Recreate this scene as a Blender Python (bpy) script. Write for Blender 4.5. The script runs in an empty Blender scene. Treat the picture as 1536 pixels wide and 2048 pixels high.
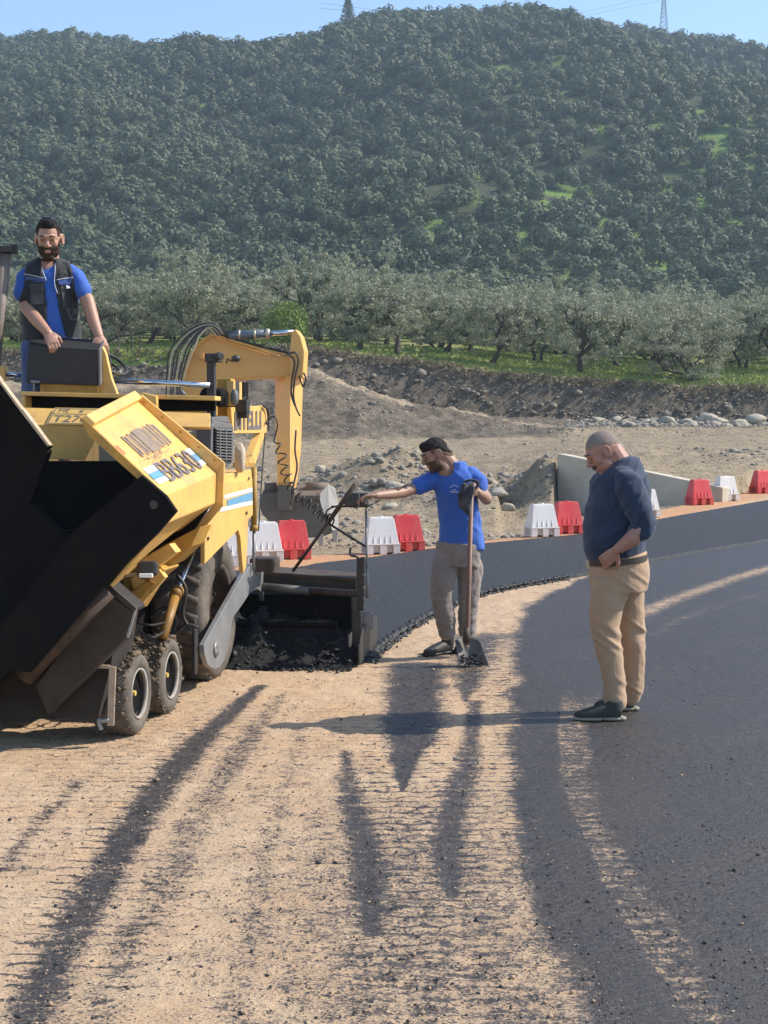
import bpy, bmesh, math, random
import numpy as np
from mathutils import Vector, Matrix
rnd = random.Random(7)
R = math.radians
sc = bpy.context.scene
COL = sc.collection

# ------------------------------------------------------------- camera, sky, sun, exposure
CAMH, HOR, F = 1.72, 865.0, 2900.0
PITCH = math.atan((1024 - HOR) / F)
cam_d = bpy.data.cameras.new('camera')
cam = bpy.data.objects.new('camera', cam_d); COL.objects.link(cam)
cam.location = (0, 0, CAMH); cam.rotation_euler = (math.pi / 2 - PITCH, 0, 0)
cam_d.sensor_fit = 'VERTICAL'; cam_d.sensor_height = 36; cam_d.lens = F / 2048 * 36
cam_d.clip_start = 0.05; cam_d.clip_end = 5000
sc.camera = cam
SUN_EL, SUN_AZ = R(41), math.atan2(0.30, 1.95)
w = bpy.data.worlds.new('World'); sc.world = w; w.use_nodes = True
nt = w.node_tree
sky = nt.nodes.new('ShaderNodeTexSky'); sky.sky_type = 'NISHITA'; sky.sun_disc = False
sky.sun_elevation = SUN_EL; sky.sun_rotation = math.pi / 2 - SUN_AZ
sky.air_density = 1.0; sky.dust_density = 0.3; sky.ozone_density = 2.5; sky.altitude = 100
bg = nt.nodes['Background']; bg.inputs['Strength'].default_value = 0.15
nt.links.new(sky.outputs['Color'], bg.inputs['Color'])
sd = bpy.data.lights.new('sun', 'SUN'); sd.energy = 4.6; sd.angle = R(0.53); sd.color = (1.0, 0.93, 0.82)
sun = bpy.data.objects.new('sun', sd); COL.objects.link(sun)
sdir = Vector((math.cos(SUN_EL) * math.cos(SUN_AZ), math.cos(SUN_EL) * math.sin(SUN_AZ), math.sin(SUN_EL)))
sun.rotation_euler = sdir.to_track_quat('Z', 'Y').to_euler(); sun.location = (20, 5, 30)
sc.view_settings.view_transform = 'Standard'; sc.view_settings.look = 'None'
sc.view_settings.exposure = 0.63; sc.view_settings.gamma = 1
sc.cycles.use_denoising = True
sc.cycles.max_bounces = 6; sc.cycles.volume_bounces = 1; sc.cycles.transparent_max_bounces = 8

# ------------------------------------------------------------- photograph <-> place
CO = np.array((0, 0, CAMH)); FW = np.array((0, math.cos(PITCH), -math.sin(PITCH)))
UP = np.array((0, math.sin(PITCH), math.cos(PITCH))); RT = np.array((1.0, 0, 0))
def ray(px, py): return FW + RT * ((px - 768) / F) + UP * ((1024 - py) / F)
def P(px, py, D):                       # world point on that sight line at depth y = D
    d = ray(px, py); return CO + d * (D / d[1])
def roadz(D): return 0.03 * min(max(D - 22, 0), 14)
def G(px, py):                          # ground (road level) point
    z = 0.0
    for _ in range(12):
        d = ray(px, py); p = CO + d * ((z - CAMH) / d[2]); z = 0.5 * z + 0.5 * roadz(p[1])
    return p
PO = np.array((-1.43, 8.3, 0.0)); PA = R(8.5)    # paver frame: s runs to its rear, r to its left-hand side
PS = np.array((math.sin(PA), math.cos(PA), 0)); PR = np.array((math.cos(PA), -math.sin(PA), 0)); PZ = np.array((0, 0, 1.0))
def L(r, s, z): return PO + PR * r + PS * s + PZ * z
def Ur(px, py, r): d = ray(px, py); return CO + d * ((r - np.dot(CO - PO, PR)) / np.dot(d, PR))
def Us(px, py, s): d = ray(px, py); return CO + d * ((s - np.dot(CO - PO, PS)) / np.dot(d, PS))

# ------------------------------------------------------------- noise (numpy value noise)
def _h(ix, iy, iz, seed):
    n = (ix.astype(np.int64) * 374761393 + iy.astype(np.int64) * 668265263 + iz.astype(np.int64) * 2147483647 + seed * 974634777) & 0xffffffff
    n = ((n ^ (n >> 13)) * 1274126177) & 0xffffffff
    n = (n ^ (n >> 16)) & 0xffffffff
    return n.astype(np.float64) / 4294967295.0
def vnoise(p, seed=0):
    p = np.asarray(p, float)
    i = np.floor(p).astype(np.int64); f = p - i; f = f * f * (3 - 2 * f)
    o = 0
    for dx in (0, 1):
        wx = f[..., 0] if dx else 1 - f[..., 0]
        for dy in (0, 1):
            wy = f[..., 1] if dy else 1 - f[..., 1]
            for dz in (0, 1):
                wz = f[..., 2] if dz else 1 - f[..., 2]
                o = o + wx * wy * wz * _h(i[..., 0] + dx, i[..., 1] + dy, i[..., 2] + dz, seed)
    return o * 2 - 1
def fbm(p, octv=4, seed=0, gain=.5):
    p = np.asarray(p, float); a, o = 1, 0
    for k in range(octv): o = o + a * vnoise(p * 2 ** k, seed + k * 17); a *= gain
    return o
def sstep(a, b, x): t = np.clip((x - a) / (b - a), 0, 1); return t * t * (3 - 2 * t)
def n3(x, y, z=0): x = np.asarray(x, float); return np.stack([x, np.broadcast_to(y, x.shape), np.broadcast_to(z, x.shape)], -1)

# ------------------------------------------------------------- materials
def srgb(r, g, b):
    f = lambda c: (c / 255 / 12.92) if c / 255 <= 0.04045 else ((c / 255 + 0.055) / 1.055) ** 2.4
    return (f(r), f(g), f(b), 1)
class NT:
    def __init__(s, name):
        s.m = bpy.data.materials.new(name); s.m.use_nodes = True; s.t = s.m.node_tree; s.b = s.t.nodes['Principled BSDF']
    def n(s, typ, **kw):
        x = s.t.nodes.new(typ)
        for k, v in kw.items():
            if k in x.inputs.keys() if hasattr(x.inputs, 'keys') else False: x.inputs[k].default_value = v
            else: setattr(x, k, v)
        return x
    def l(s, a, b): s.t.links.new(a, b)
    def coord(s, scale=(1, 1, 1), kind='Object'):
        tc = s.n('ShaderNodeTexCoord'); mp = s.n('ShaderNodeMapping'); s.l(tc.outputs[kind], mp.inputs[0]); mp.inputs['Scale'].default_value = scale
        return mp.outputs[0]
    def noise(s, scale, detail=4, rough=.55, vec=None, dist=0):
        x = s.n('ShaderNodeTexNoise'); x.inputs['Scale'].default_value = scale; x.inputs['Detail'].default_value = detail
        x.inputs['Roughness'].default_value = rough; x.inputs['Distortion'].default_value = dist
        if vec is not None: s.l(vec, x.inputs['Vector'])
        return x.outputs['Fac']
    def ramp(s, fac, stops, interp='LINEAR'):
        x = s.n('ShaderNodeValToRGB'); cr = x.color_ramp; cr.interpolation = interp
        while len(cr.elements) < len(stops): cr.elements.new(.5)
        for e, (p, c) in zip(cr.elements, stops): e.position = p; e.color = c if hasattr(c, '__len__') else (c, c, c, 1)
        s.l(fac, x.inputs[0]); return x.outputs[0]
    def mix(s, fac, a, b, mode='MIX'):
        x = s.n('ShaderNodeMix'); x.data_type = 'RGBA'; x.blend_type = mode
        for v, i in ((fac, 0), (a, 6), (b, 7)):
            if hasattr(v, 'links') or hasattr(v, 'is_linked'): s.l(v, x.inputs[i])
            else: x.inputs[i].default_value = v
        return x.outputs[2]
    def math(s, op, a, b=0, c=0, clamp=False):
        x = s.n('ShaderNodeMath'); x.operation = op; x.use_clamp = clamp
        for v, i in ((a, 0), (b, 1), (c, 2)):
            if hasattr(v, 'is_linked'): s.l(v, x.inputs[i])
            else: x.inputs[i].default_value = v
        return x.outputs[0]
    def attr(s, name): x = s.n('ShaderNodeAttribute'); x.attribute_name = name; return x.outputs
    def bump(s, h, strength=.5, dist=.01):
        x = s.n('ShaderNodeBump'); x.inputs['Strength'].default_value = strength; x.inputs['Distance'].default_value = dist
        s.l(h, x.inputs['Height']); s.l(x.outputs[0], s.b.inputs['Normal'])
    def set(s, **kw):
        for k, v in kw.items():
            i = s.b.inputs[k.replace('_', ' ')]
            if hasattr(v, 'is_linked'): s.l(v, i)
            else: i.default_value = v
        return s.m
def c4(c, k=1): return (c[0] * k, c[1] * k, c[2] * k, 1)
def worn(name, col, dirt=(.10, .085, .07), amt=.35, rough=.5, metal=0, scale=6, bump=.15, streak=False):
    t = NT(name); v = t.coord((1, 1, .25) if streak else (1, 1, 1))
    n1 = t.noise(scale, 6, .62, v); n2 = t.noise(scale * 5.3, 5, .7, v)
    f = t.math('MULTIPLY', t.ramp(n1, [(.38, 0), (.75, 1)]), t.ramp(n2, [(.3, .25), (.7, 1)]))
    f = t.math('MULTIPLY', f, amt)
    tone = t.mix(t.noise(scale * .5, 2, .5, v), c4(col, .88), c4(col, 1.08))
    t.set(Base_Color=t.mix(f, tone, c4(dirt)), Metallic=metal, Roughness=t.math('ADD', t.math('MULTIPLY', n2, .25), rough - .1))
    t.bump(t.math('ADD', n2, n1), bump, .004)
    return t.m
def flat(name, col, rough=.6, metal=0, bs=60, bump=.1):
    t = NT(name); v = t.coord(); n = t.noise(bs, 3, .6, v)
    t.set(Base_Color=t.mix(n, c4(col, .82), c4(col, 1.15)), Roughness=rough, Metallic=metal); t.bump(n, bump, .003)
    return t.m

# ------------------------------------------------------------- mesh building
def mesh_from(name, V, Fc, smooth=False):
    me = bpy.data.meshes.new(name)
    if isinstance(Fc, np.ndarray):
        n, k = Fc.shape
        me.vertices.add(len(V)); me.vertices.foreach_set('co', np.asarray(V, np.float32).ravel())
        me.loops.add(n * k); me.loops.foreach_set('vertex_index', Fc.astype(np.int32).ravel())
        me.polygons.add(n); me.polygons.foreach_set('loop_start', np.arange(0, n * k, k, dtype=np.int32))
        me.update(calc_edges=True)
    else:
        me.from_pydata([tuple(v) for v in V], [], Fc); me.update()
    if smooth: me.polygons.foreach_set('use_smooth', np.ones(len(me.polygons), bool))
    return me
def link(name, me, mat=None, parent=None, loc=None):
    o = bpy.data.objects.new(name, me); COL.objects.link(o)
    if mat is not None and me is not None:
        for m in (mat if isinstance(mat, (list, tuple)) else [mat]): me.materials.append(m)
    if parent is not None: o.parent = parent
    if loc is not None: o.location = tuple(loc)
    return o
def tag(o, label=None, cat=None, group=None, kind=None):
    for k, v in (('label', label), ('category', cat), ('group', group), ('kind', kind)):
        if v: o[k] = v
    return o
def thing(name, loc, label, cat, group=None, rz=0):
    o = bpy.data.objects.new(name, None); COL.objects.link(o); o.location = tuple(loc); o.rotation_euler = (0, 0, rz)
    o.empty_display_size = .2
    return tag(o, label, cat, group)
def wpos(o):
    p = np.zeros(3)
    while o is not None: p = p + np.array(o.location); o = o.parent
    return p
class MB:
    def __init__(s): s.v = []; s.f = []
    def add(s, V, Fc):
        n = len(s.v); s.v += [np.asarray(v, float) for v in V]; s.f += [tuple(i + n for i in f) for f in Fc]; return s
    def box(s, c, h, ax=None):
        c = np.asarray(c, float); A = [np.asarray(a, float) for a in (ax or ((1, 0, 0), (0, 1, 0), (0, 0, 1)))]
        V = [c + A[0] * h[0] * i + A[1] * h[1] * j + A[2] * h[2] * k for i in (-1, 1) for j in (-1, 1) for k in (-1, 1)]
        return s.add(V, [(0, 1, 3, 2), (4, 6, 7, 5), (0, 4, 5, 1), (2, 3, 7, 6), (0, 2, 6, 4), (1, 5, 7, 3)])
    def prism(s, poly, vec):
        n = len(poly); poly = [np.asarray(p, float) for p in poly]; vec = np.asarray(vec, float)
        s.add(poly + [p + vec for p in poly], [tuple(range(n)), tuple(range(2 * n - 1, n - 1, -1))] + [(i, i + n, (i + 1) % n + n, (i + 1) % n) for i in range(n)])
        return s
    def hexa(s, a, b):                      # two quads (4 pts each)
        return s.add(list(a) + list(b), [(0, 1, 2, 3), (7, 6, 5, 4), (0, 4, 5, 1), (1, 5, 6, 2), (2, 6, 7, 3), (3, 7, 4, 0)])
    def tube(s, pts, r, n=10, rb=None, ref=None, caps=True):
        pts = [np.asarray(p, float) for p in pts]; m = len(pts)
        rs = list(r) if hasattr(r, '__len__') else [r] * m
        rbs = list(rb) if hasattr(rb, '__len__') else ([rb] * m if rb else rs)
        up = np.array(ref if ref is not None else (0.13, 0.21, 1.0), float); V = []
        T0 = None
        for i, p in enumerate(pts):
            t = pts[min(i + 1, m - 1)] - pts[max(i - 1, 0)]; t = t / (np.linalg.norm(t) + 1e-12)
            u = up - t * np.dot(up, t)
            if np.linalg.norm(u) < 1e-3: u = np.array((1, 0, 0.)) - t * t[0]
            u /= np.linalg.norm(u); w_ = np.cross(t, u)
            if ref is None: up = u
            for k in range(n):
                a = 2 * math.pi * k / n; V.append(p + u * rs[i] * math.cos(a) + w_ * rbs[i] * math.sin(a))
        Fc = [(i * n + k, i * n + (k + 1) % n, (i + 1) * n + (k + 1) % n, (i + 1) * n + k) for i in range(m - 1) for k in range(n)]
        if caps: Fc += [tuple(range(n - 1, -1, -1)), tuple((m - 1) * n + k for k in range(n))]
        return s.add(V, Fc)
    def ring(s, c, axis, prof, n=32):       # revolve profile [(radius, offset along axis)...], closed
        c = np.asarray(c, float); a = np.asarray(axis, float); a /= np.linalg.norm(a)
        u = np.cross(a, (0, 0, 1.0)); u /= np.linalg.norm(u); v = np.cross(a, u); m = len(prof)
        V = [c + a * o + (u * math.cos(2 * math.pi * k / n) + v * math.sin(2 * math.pi * k / n)) * r for k in range(n) for r, o in prof]
        return s.add(V, [(k * m + j, k * m + (j + 1) % m, ((k + 1) % n) * m + (j + 1) % m, ((k + 1) % n) * m + j) for k in range(n) for j in range(m)])
    def ell(s, c, r, M=None, nu=16, nv=10):
        c = np.asarray(c, float); V = [np.array((0, 0, 1.))]; 
        for j in range(1, nv):
            t = math.pi * j / nv
            V += [np.array((math.sin(t) * math.cos(2 * math.pi * i / nu), math.sin(t) * math.sin(2 * math.pi * i / nu), math.cos(t))) for i in range(nu)]
        V.append(np.array((0, 0, -1.)))
        V = [np.array(v) * r for v in V]
        if M is not None: V = [M @ v for v in V]
        Fc = [(0, 1 + i, 1 + (i + 1) % nu) for i in range(nu)]
        for j in range(nv - 2): Fc += [(1 + j * nu + i, 1 + (j + 1) * nu + i, 1 + (j + 1) * nu + (i + 1) % nu, 1 + j * nu + (i + 1) % nu) for i in range(nu)]
        b = 1 + (nv - 2) * nu; Fc += [(b + (i + 1) % nu, b + i, len(V) - 1) for i in range(nu)]
        return s.add([v + c for v in V], Fc)
    def build(s, name, mat, parent=None, smooth=False, bevel=0, base=None, auto=True):
        off = wpos(parent) if parent is not None else (np.asarray(base, float) if base is not None else np.zeros(3))
        V = np.array(s.v) - off
        me = mesh_from(name, V, s.f, smooth)
        if auto:
            bm = bmesh.new(); bm.from_mesh(me); bmesh.ops.recalc_face_normals(bm, faces=bm.faces); bm.to_mesh(me); bm.free()
        o = link(name, me, mat, parent, None if parent is not None else (base if base is not None else None))
        if bevel:
            b = o.modifiers.new('bevel', 'BEVEL'); b.width = bevel; b.segments = 2; b.limit_method = 'ANGLE'; b.angle_limit = R(35)
            b.harden_normals = False
        return o
def curve(pts, n=8):                        # Catmull-Rom
    p = [np.asarray(q, float) for q in pts]; p = [2 * p[0] - p[1]] + p + [2 * p[-1] - p[-2]]; o = []
    for i in range(1, len(p) - 2):
        for k in range(n):
            t = k / n
            o.append(.5 * (2 * p[i] + (p[i + 1] - p[i - 1]) * t + (2 * p[i - 1] - 5 * p[i] + 4 * p[i + 1] - p[i + 2]) * t * t + (3 * p[i] - p[i - 1] - 3 * p[i + 1] + p[i + 2]) * t ** 3))
    return o + [p[-2]]
def setattr_f(me, name, vals):
    a = me.attributes.new(name, 'FLOAT', 'POINT'); a.data.foreach_set('value', np.asarray(vals, np.float32))
def text_mesh(txt, quad, off, offset=0.0, shear=0):   # quad: BL, BR, TR, TL ; text stretched over it
    cu = bpy.data.curves.new('text', 'FONT'); cu.body = txt; cu.offset = offset; cu.resolution_u = 3
    o = bpy.data.objects.new('text', cu); COL.objects.link(o)
    dg = bpy.context.evaluated_depsgraph_get(); me = bpy.data.meshes.new_from_object(o.evaluated_get(dg))
    bpy.data.objects.remove(o); bpy.data.curves.remove(cu)
    n = len(me.vertices); co = np.zeros(n * 3); me.vertices.foreach_get('co', co); co = co.reshape(-1, 3)
    mn, mx = co.min(0), co.max(0); u = (co[:, 0] - mn[0]) / (mx[0] - mn[0]); v = (co[:, 1] - mn[1]) / (mx[1] - mn[1])
    q = [np.asarray(a, float) for a in quad]
    W = (1 - u)[:, None] * (1 - v)[:, None] * q[0] + u[:, None] * (1 - v)[:, None] * q[1] + u[:, None] * v[:, None] * q[2] + (1 - u)[:, None] * v[:, None] * q[3]
    fs = [tuple(p.vertices) for p in me.polygons]; bpy.data.meshes.remove(me)
    return MB().add(list(W + np.asarray(off)), fs)
# ============================================================= GROUND
BL = np.array([G(*p)[:2] for p in ((-500, 1176), (0, 1160), (300, 1146), (490, 1131), (600, 1122), (785, 1108), (1110, 1074), (1400, 1011), (1500, 988), (1700, 950), (2100, 915))])
def barD(x): return np.interp(x, BL[:, 0], BL[:, 1])
def pdist(X, Y, line):                     # signed distance to a polyline (positive on its right), and arc position
    line = np.asarray(line)[:, :2]; best = np.full(X.shape, 1e9); sg = np.ones(X.shape); arc = np.zeros(X.shape); acc = 0
    for a, b in zip(line[:-1], line[1:]):
        d = b - a; Ln = np.hypot(*d); t = np.clip(((X - a[0]) * d[0] + (Y - a[1]) * d[1]) / Ln ** 2, 0, 1)
        qx, qy = X - a[0] - t * d[0], Y - a[1] - t * d[1]; ds = np.hypot(qx, qy); m = ds < best
        cr = (X - a[0]) * d[1] - (Y - a[1]) * d[0]
        best = np.where(m, ds, best); sg = np.where(m, np.sign(cr), sg); arc = np.where(m, acc + t * Ln, arc); acc += Ln
    return best * sg, arc
def wl(pts, n=6): return np.array(curve([G(*p[:2])[:2] for p in pts], n))
E1 = wl([(1900, 1020), (1536, 1076), (1320, 1113), (1225, 1138), (1170, 1160), (1100, 1190), (1062, 1225), (1050, 1300), (1060, 1420), (1065, 1560), (1085, 1680), (1130, 1800), (1190, 1900), (1270, 2048), (1420, 2300)])
E2 = wl([(1240, 1290), (1170, 1335), (1125, 1385), (1112, 1450), (1118, 1560), (1150, 1650), (1190, 1740), (1240, 1840), (1300, 1940), (1375, 2048), (1560, 2300)])
E3 = wl([(1330, 1290), (1235, 1340), (1195, 1420), (1190, 1500), (1225, 1640), (1300, 1760), (1385, 1880), (1490, 2048), (1700, 2300)])
TR = [  # centre line (px, py), widths px, strength
    ([(520, 1370), (400, 1480), (300, 1600), (200, 1760), (110, 1920), (60, 2048), (0, 2250)], [26, 50, 70, 90, 100, 115, 140], .50),
    ([(560, 1390), (480, 1500), (400, 1620), (310, 1790), (230, 1940), (180, 2048), (130, 2250)], [26, 50, 66, 90, 100, 115, 140], .20),
    ([(835, 1330), (825, 1400), (820, 1470), (808, 1530), (805, 1580)], [105, 105, 90, 44, 4], .80),
    ([(960, 1270), (940, 1320), (930, 1400)], [120, 90, 14], .40),
    ([(690, 1500), (702, 1600), (728, 1680), (735, 1760), (745, 1860)], [24, 52, 60, 54, 40], .36),
    ([(950, 1400), (935, 1520), (905, 1620), (893, 1700), (905, 1790)], [26, 44, 62, 60, 20], .40),
    ([(600, 1460), (560, 1600), (520, 1760), (480, 1950), (440, 2200)], [22, 30, 40, 54, 60], .10),
    ([(1040, 1560), (1055, 1660), (1095, 1780), (1150, 1900), (1210, 2048), (1300, 2250)], [20, 40, 60, 70, 80, 90], .22),
    ([(160, 1560), (80, 1640), (0, 1740)], [30, 40, 50], .25),
]
def ground_fields(X, Y):
    d1, _ = pdist(X, Y, E1); d2, _ = pdist(X, Y, E2); d3, _ = pdist(X, Y, E3)
    nz = vnoise(n3(X * 3, Y * 2.2, 1.3), 5) * .05 + vnoise(n3(X * 14, Y * 6, 1.3), 6) * .02
    d1 = d1 * -1; d2 = d2 * -1; d3 = d3 * -1          # polylines run towards the camera: their left is the asphalt side
    d1 = d1 + nz * 1.5; d2 += nz * .4; d3 += nz * .8
    asp = sstep(-.16, .10, d1) * (.92 - .10 * sstep(9, 13, Y))
    band = sstep(-.015, .02, d2) * (1 - sstep(-.07, .07, d3)) * (1 - sstep(8.8, 10.4, Y))
    asp = asp * (1 - .30 * sstep(.1, .7, vnoise(n3(X * 1.3, Y * .8, 3), 14)) * sstep(.1, .6, d3)) - band * (.60 + .14 * sstep(7, 5.5, Y))
    asp = asp + sstep(0, .2, d3) * .08
    far = sstep(11.0, 13, Y)
    sm, _ = pdist(X, Y, wl([(1250, 1240), (1400, 1180), (1600, 1120), (1800, 1085)]))
    asp = asp - .60 * np.exp(-(sm / .20) ** 2) * sstep(11.3, 12.8, Y)
    sm, _ = pdist(X, Y, wl([(1300, 1270), (1400, 1225), (1600, 1165), (1800, 1120)]))
    asp = asp - .36 * np.exp(-(sm / .16) ** 2) * sstep(10.6, 12.5, Y)
    sm, _ = pdist(X, Y, wl([(1095, 1500), (1108, 1420), (1150, 1340), (1240, 1270)]))
    asp = asp - .12 * np.exp(-(sm / .10) ** 2)
    t = .27 + .19 * sstep(8.0, 5.0, Y) * sstep(-.9, .1, X)  + .07 * vnoise(n3(X * 1.1, Y * .5, 0), 9)
    for pts, ws, st in TR:
        c = wl(pts); dd, arc = pdist(X, Y, c)
        Dn = np.array([G(*p)[1] for p in pts]); wm = np.array(ws) / F * Dn * .5
        Wd = np.interp(Y, Dn[::-1], wm[::-1])
        ins = sstep(Dn[-1] - .5, Dn[-1] + .05, Y) * (1 - sstep(Dn[0] - .02, Dn[0] + .3, Y))
        ed = vnoise(n3(X * 5, Y * 5, 4), 12) * .15
        t = t + st * (1 - sstep(.15, 1.7, np.abs(dd) / (Wd + 1e-3) + ed)) * ins
    return np.clip(asp, 0, 1), np.clip(t, 0, 1)
LUG = [([(780, 1440), (770, 1600), (800, 1760), (830, 1900)], [110, 120, 110, 60], .9),
    ([(1010, 1400), (1030, 1520), (1040, 1640), (1030, 1760)], [60, 70, 80, 50], .9),
    ([(880, 1400), (860, 1520), (850, 1620), (840, 1700)], [70, 80, 60, 30], .9),
    ([(1000, 1250), (985, 1330), (985, 1420)], [70, 90, 60], .7),
    ([(1160, 1440), (1165, 1560), (1205, 1680), (1260, 1790), (1340, 1920), (1430, 2048)], [70, 75, 85, 90, 100, 110], 1.),
    ([(420, 1430), (300, 1560), (190, 1700), (100, 1840), (30, 2000)], [60, 80, 100, 110, 110], .9),
    ([(950, 1500), (920, 1640), (905, 1760)], [110, 120, 110], .8)]
def lug_field(X, Y):
    m = np.zeros(X.shape)
    for pts, ws, st in LUG:
        dd, arc = pdist(X, Y, wl(pts)); Dn = np.array([G(*p)[1] for p in pts]); Wd = np.interp(Y, Dn[::-1], (np.array(ws) / F * Dn * .5)[::-1])
        ins = sstep(Dn[-1] - .3, Dn[-1] + .3, Y) * (1 - sstep(Dn[0] - .3, Dn[0] + .3, Y))
        m = np.maximum(m, st * (1 - sstep(.6, 1.2, np.abs(dd) / Wd)) * ins)
    return m
def grid_sheet(xs, ys, keep=None):
    X, Y = np.meshgrid(xs, ys); nx, ny = len(xs), len(ys)
    idx = np.arange(nx * ny).reshape(ny, nx)
    Fc = np.stack([idx[:-1, :-1], idx[:-1, 1:], idx[1:, 1:], idx[1:, :-1]], -1).reshape(-1, 4)
    return X, Y, Fc
ys = np.concatenate([np.arange(-6, 3.4, .3), np.arange(3.4, 9.6, .017), np.arange(9.6, 15, .032), np.arange(15, 36.1, .10)])
xs = np.concatenate([np.arange(-9, -2.2, .25), np.arange(-2.2, 3.0, .018), np.arange(3.0, 8, .07), np.arange(8, 16.1, .25)])
X, Y, Fc = grid_sheet(xs, ys)
ASP, DRK = ground_fields(X, Y)
Z = .03 * np.clip(Y - 22, 0, 14)
LG = lug_field(X, Y)
tread = np.sin((Y + .02 * vnoise(n3(X * 9, Y * 3, 2), 3)) * 2 * math.pi / .095) * LG
Z = Z + (1 - ASP) * (.0030 * tread + .004 * vnoise(n3(X * 14, Y * 14, 0), 20) + .0035 * vnoise(n3(X * 34, Y * 34, 0), 21)) + ASP * (.0015 * vnoise(n3(X * 30, Y * 30, 0), 22))
Z = Z + .004 * vnoise(n3(X * 1.5, Y * 1.2, 0), 23) - .008 * DRK * (1 - ASP)
kf = (Y.ravel() <= barD(X.ravel()) + .75)
keepf = kf[Fc].all(1)
me = mesh_from('ground', np.stack([X.ravel(), Y.ravel(), Z.ravel()], -1), Fc[keepf], True)
setattr_f(me, 'asp', ASP.ravel()); setattr_f(me, 'dark', DRK.ravel()); setattr_f(me, 'tread', np.maximum(LG, .30 * sstep(-.3, .4, vnoise(n3(X * 3.5, Y * .6, 9), 88)) * (Y < 10)).ravel())
setattr_f(me, 'edge', sstep(-1.8, -.5, Y - barD(X)).ravel())
t = NT('packed_sand_and_tack_coat'); v = t.coord(); vs = t.coord((.85, 1.05, 1))
asp, drk, trd, edg = (t.attr(k)['Fac'] for k in ('asp', 'dark', 'tread', 'edge'))
nf = t.noise(95, 5, .7, vs); nm = t.noise(26, 5, .68, vs); nl = t.noise(2.2, 4, .6, v); nfine = t.noise(230, 3, .6, v)
sand = t.mix(t.ramp(nl, [(.3, 0), (.7, 1)]), (.60, .385, .215, 1), (.68, .49, .31, 1))
sand = t.mix(t.ramp(nm, [(.30, .55), (.55, 0)]), sand, (.25, .165, .10, 1))
sand = t.mix(t.math('MULTIPLY', t.ramp(nfine, [(.35, 1), (.6, 0)]), .4), sand, (.24, .17, .11, 1))
sand = t.mix(t.ramp(t.noise(160, 3, .6, v), [(.62, 0), (.70, .55)]), sand, (.66, .56, .44, 1))
sand = t.mix(edg, sand, t.mix(nm, (.42, .20, .09, 1), (.58, .33, .17, 1)))
tar = t.mix(t.ramp(t.noise(110, 4, .7, v), [(.35, 0), (.68, 1)]), (.022, .020, .020, 1), (.125, .105, .094, 1))
tar = t.mix(t.ramp(nfine, [(.60, 0), (.70, .8)]), tar, (.24, .22, .21, 1))
tar = t.mix(t.math('MULTIPLY', t.ramp(nl, [(.45, 0), (.68, .9)]), t.ramp(nm, [(.4, 0), (.65, 1)])), tar, (.14, .095, .065, 1))
tcx = t.n('ShaderNodeSeparateXYZ'); t.l(v, tcx.inputs[0])
ph = t.math('ADD', t.math('MULTIPLY', tcx.outputs['Y'], 2 * math.pi / .095), t.math('MULTIPLY', t.noise(9, 3, .6, v), 9.0))
wv = t.math('MULTIPLY', t.math('POWER', t.math('MAXIMUM', t.math('SINE', ph), 0), 3), trd)
stretch = lambda x, lo, hi: t.ramp(x, [(lo, 0), (hi, 1)])
mA, mB_, mC = stretch(nm, .34, .66), stretch(nf, .36, .64), stretch(t.noise(7, 4, .65, vs), .3, .7)
nmix = t.math('ADD', t.math('ADD', t.math('MULTIPLY', mA, .34), t.math('MULTIPLY', mB_, .44)), t.math('MULTIPLY', mC, .22))
tot = t.math('ADD', t.math('ADD', asp, drk), t.math('MULTIPLY', wv, .60))
fac = t.math('ADD', t.math('MULTIPLY', tot, 1.12), t.math('SUBTRACT', t.math('MULTIPLY', nmix, 1.25), 1.02))
fac = t.ramp(fac, [(-.0, 0), (.36, 1)])
gr1 = stretch(t.noise(48, 4, .7, vs), .34, .66)
tar = t.mix(t.math('MULTIPLY', gr1, .75), tar, (.008, .008, .010, 1))
mid = t.mix(stretch(nf, .35, .65), (.12, .09, .07, 1), (.30, .215, .15, 1))
cc = t.mix(t.math('MULTIPLY', fac, 2, clamp=True), sand, mid); cc = t.mix(t.math('SUBTRACT', t.math('MULTIPLY', fac, 2), 1, clamp=True), cc, tar)
t.set(Base_Color=cc, Roughness=t.ramp(t.math('ADD', t.math('MULTIPLY', fac, .72), t.math('MULTIPLY', gr1, .25)), [(.1, .95), (.95, .31)]))
t.b.inputs['Specular IOR Level'].default_value = .45
hb = t.math('ADD', t.math('MULTIPLY', nf, .8), t.math('MULTIPLY', nm, .9)); hb = t.math('ADD', hb, t.math('MULTIPLY', nfine, .3))
t.bump(hb, .85, .012)
M_ground = t.m
tag(link('ground', me, M_ground), kind='structure')

# ---- fresh mat of asphalt behind the paver
Nn = [(-3.4, 11.75), (-2.3, 11.6), (-1.6, 11.45), (-.7, 11.2)] + [tuple(G(*p)[:2]) for p in ((722, 1322), (760, 1300), (800, 1270), (850, 1240), (900, 1214), (960, 1192), (1050, 1172), (1180, 1150), (1320, 1120), (1536, 1083), (1800, 1045), (2200, 1010))]
Ff = [(-7.5, 16.5), (-6, 16.7), (-4.5, 16.9), (-3, 17.3)] + [tuple(G(*p)[:2]) for p in ((560, 1142), (640, 1131), (720, 1122), (800, 1111), (870, 1101), (960, 1092), (1060, 1082), (1180, 1069), (1300, 1045), (1536, 1003), (1800, 962), (2200, 930))]
A = np.array(curve([(*p, 0) for p in Nn], 60))[:, :2]; B = np.array(curve([(*p, 0) for p in Ff], 60))[:, :2]
tv = np.concatenate([[-.004, 0, .0015], np.linspace(.004, .996, 120), [1, 1.003]])
n, m = len(A), len(tv)
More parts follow.
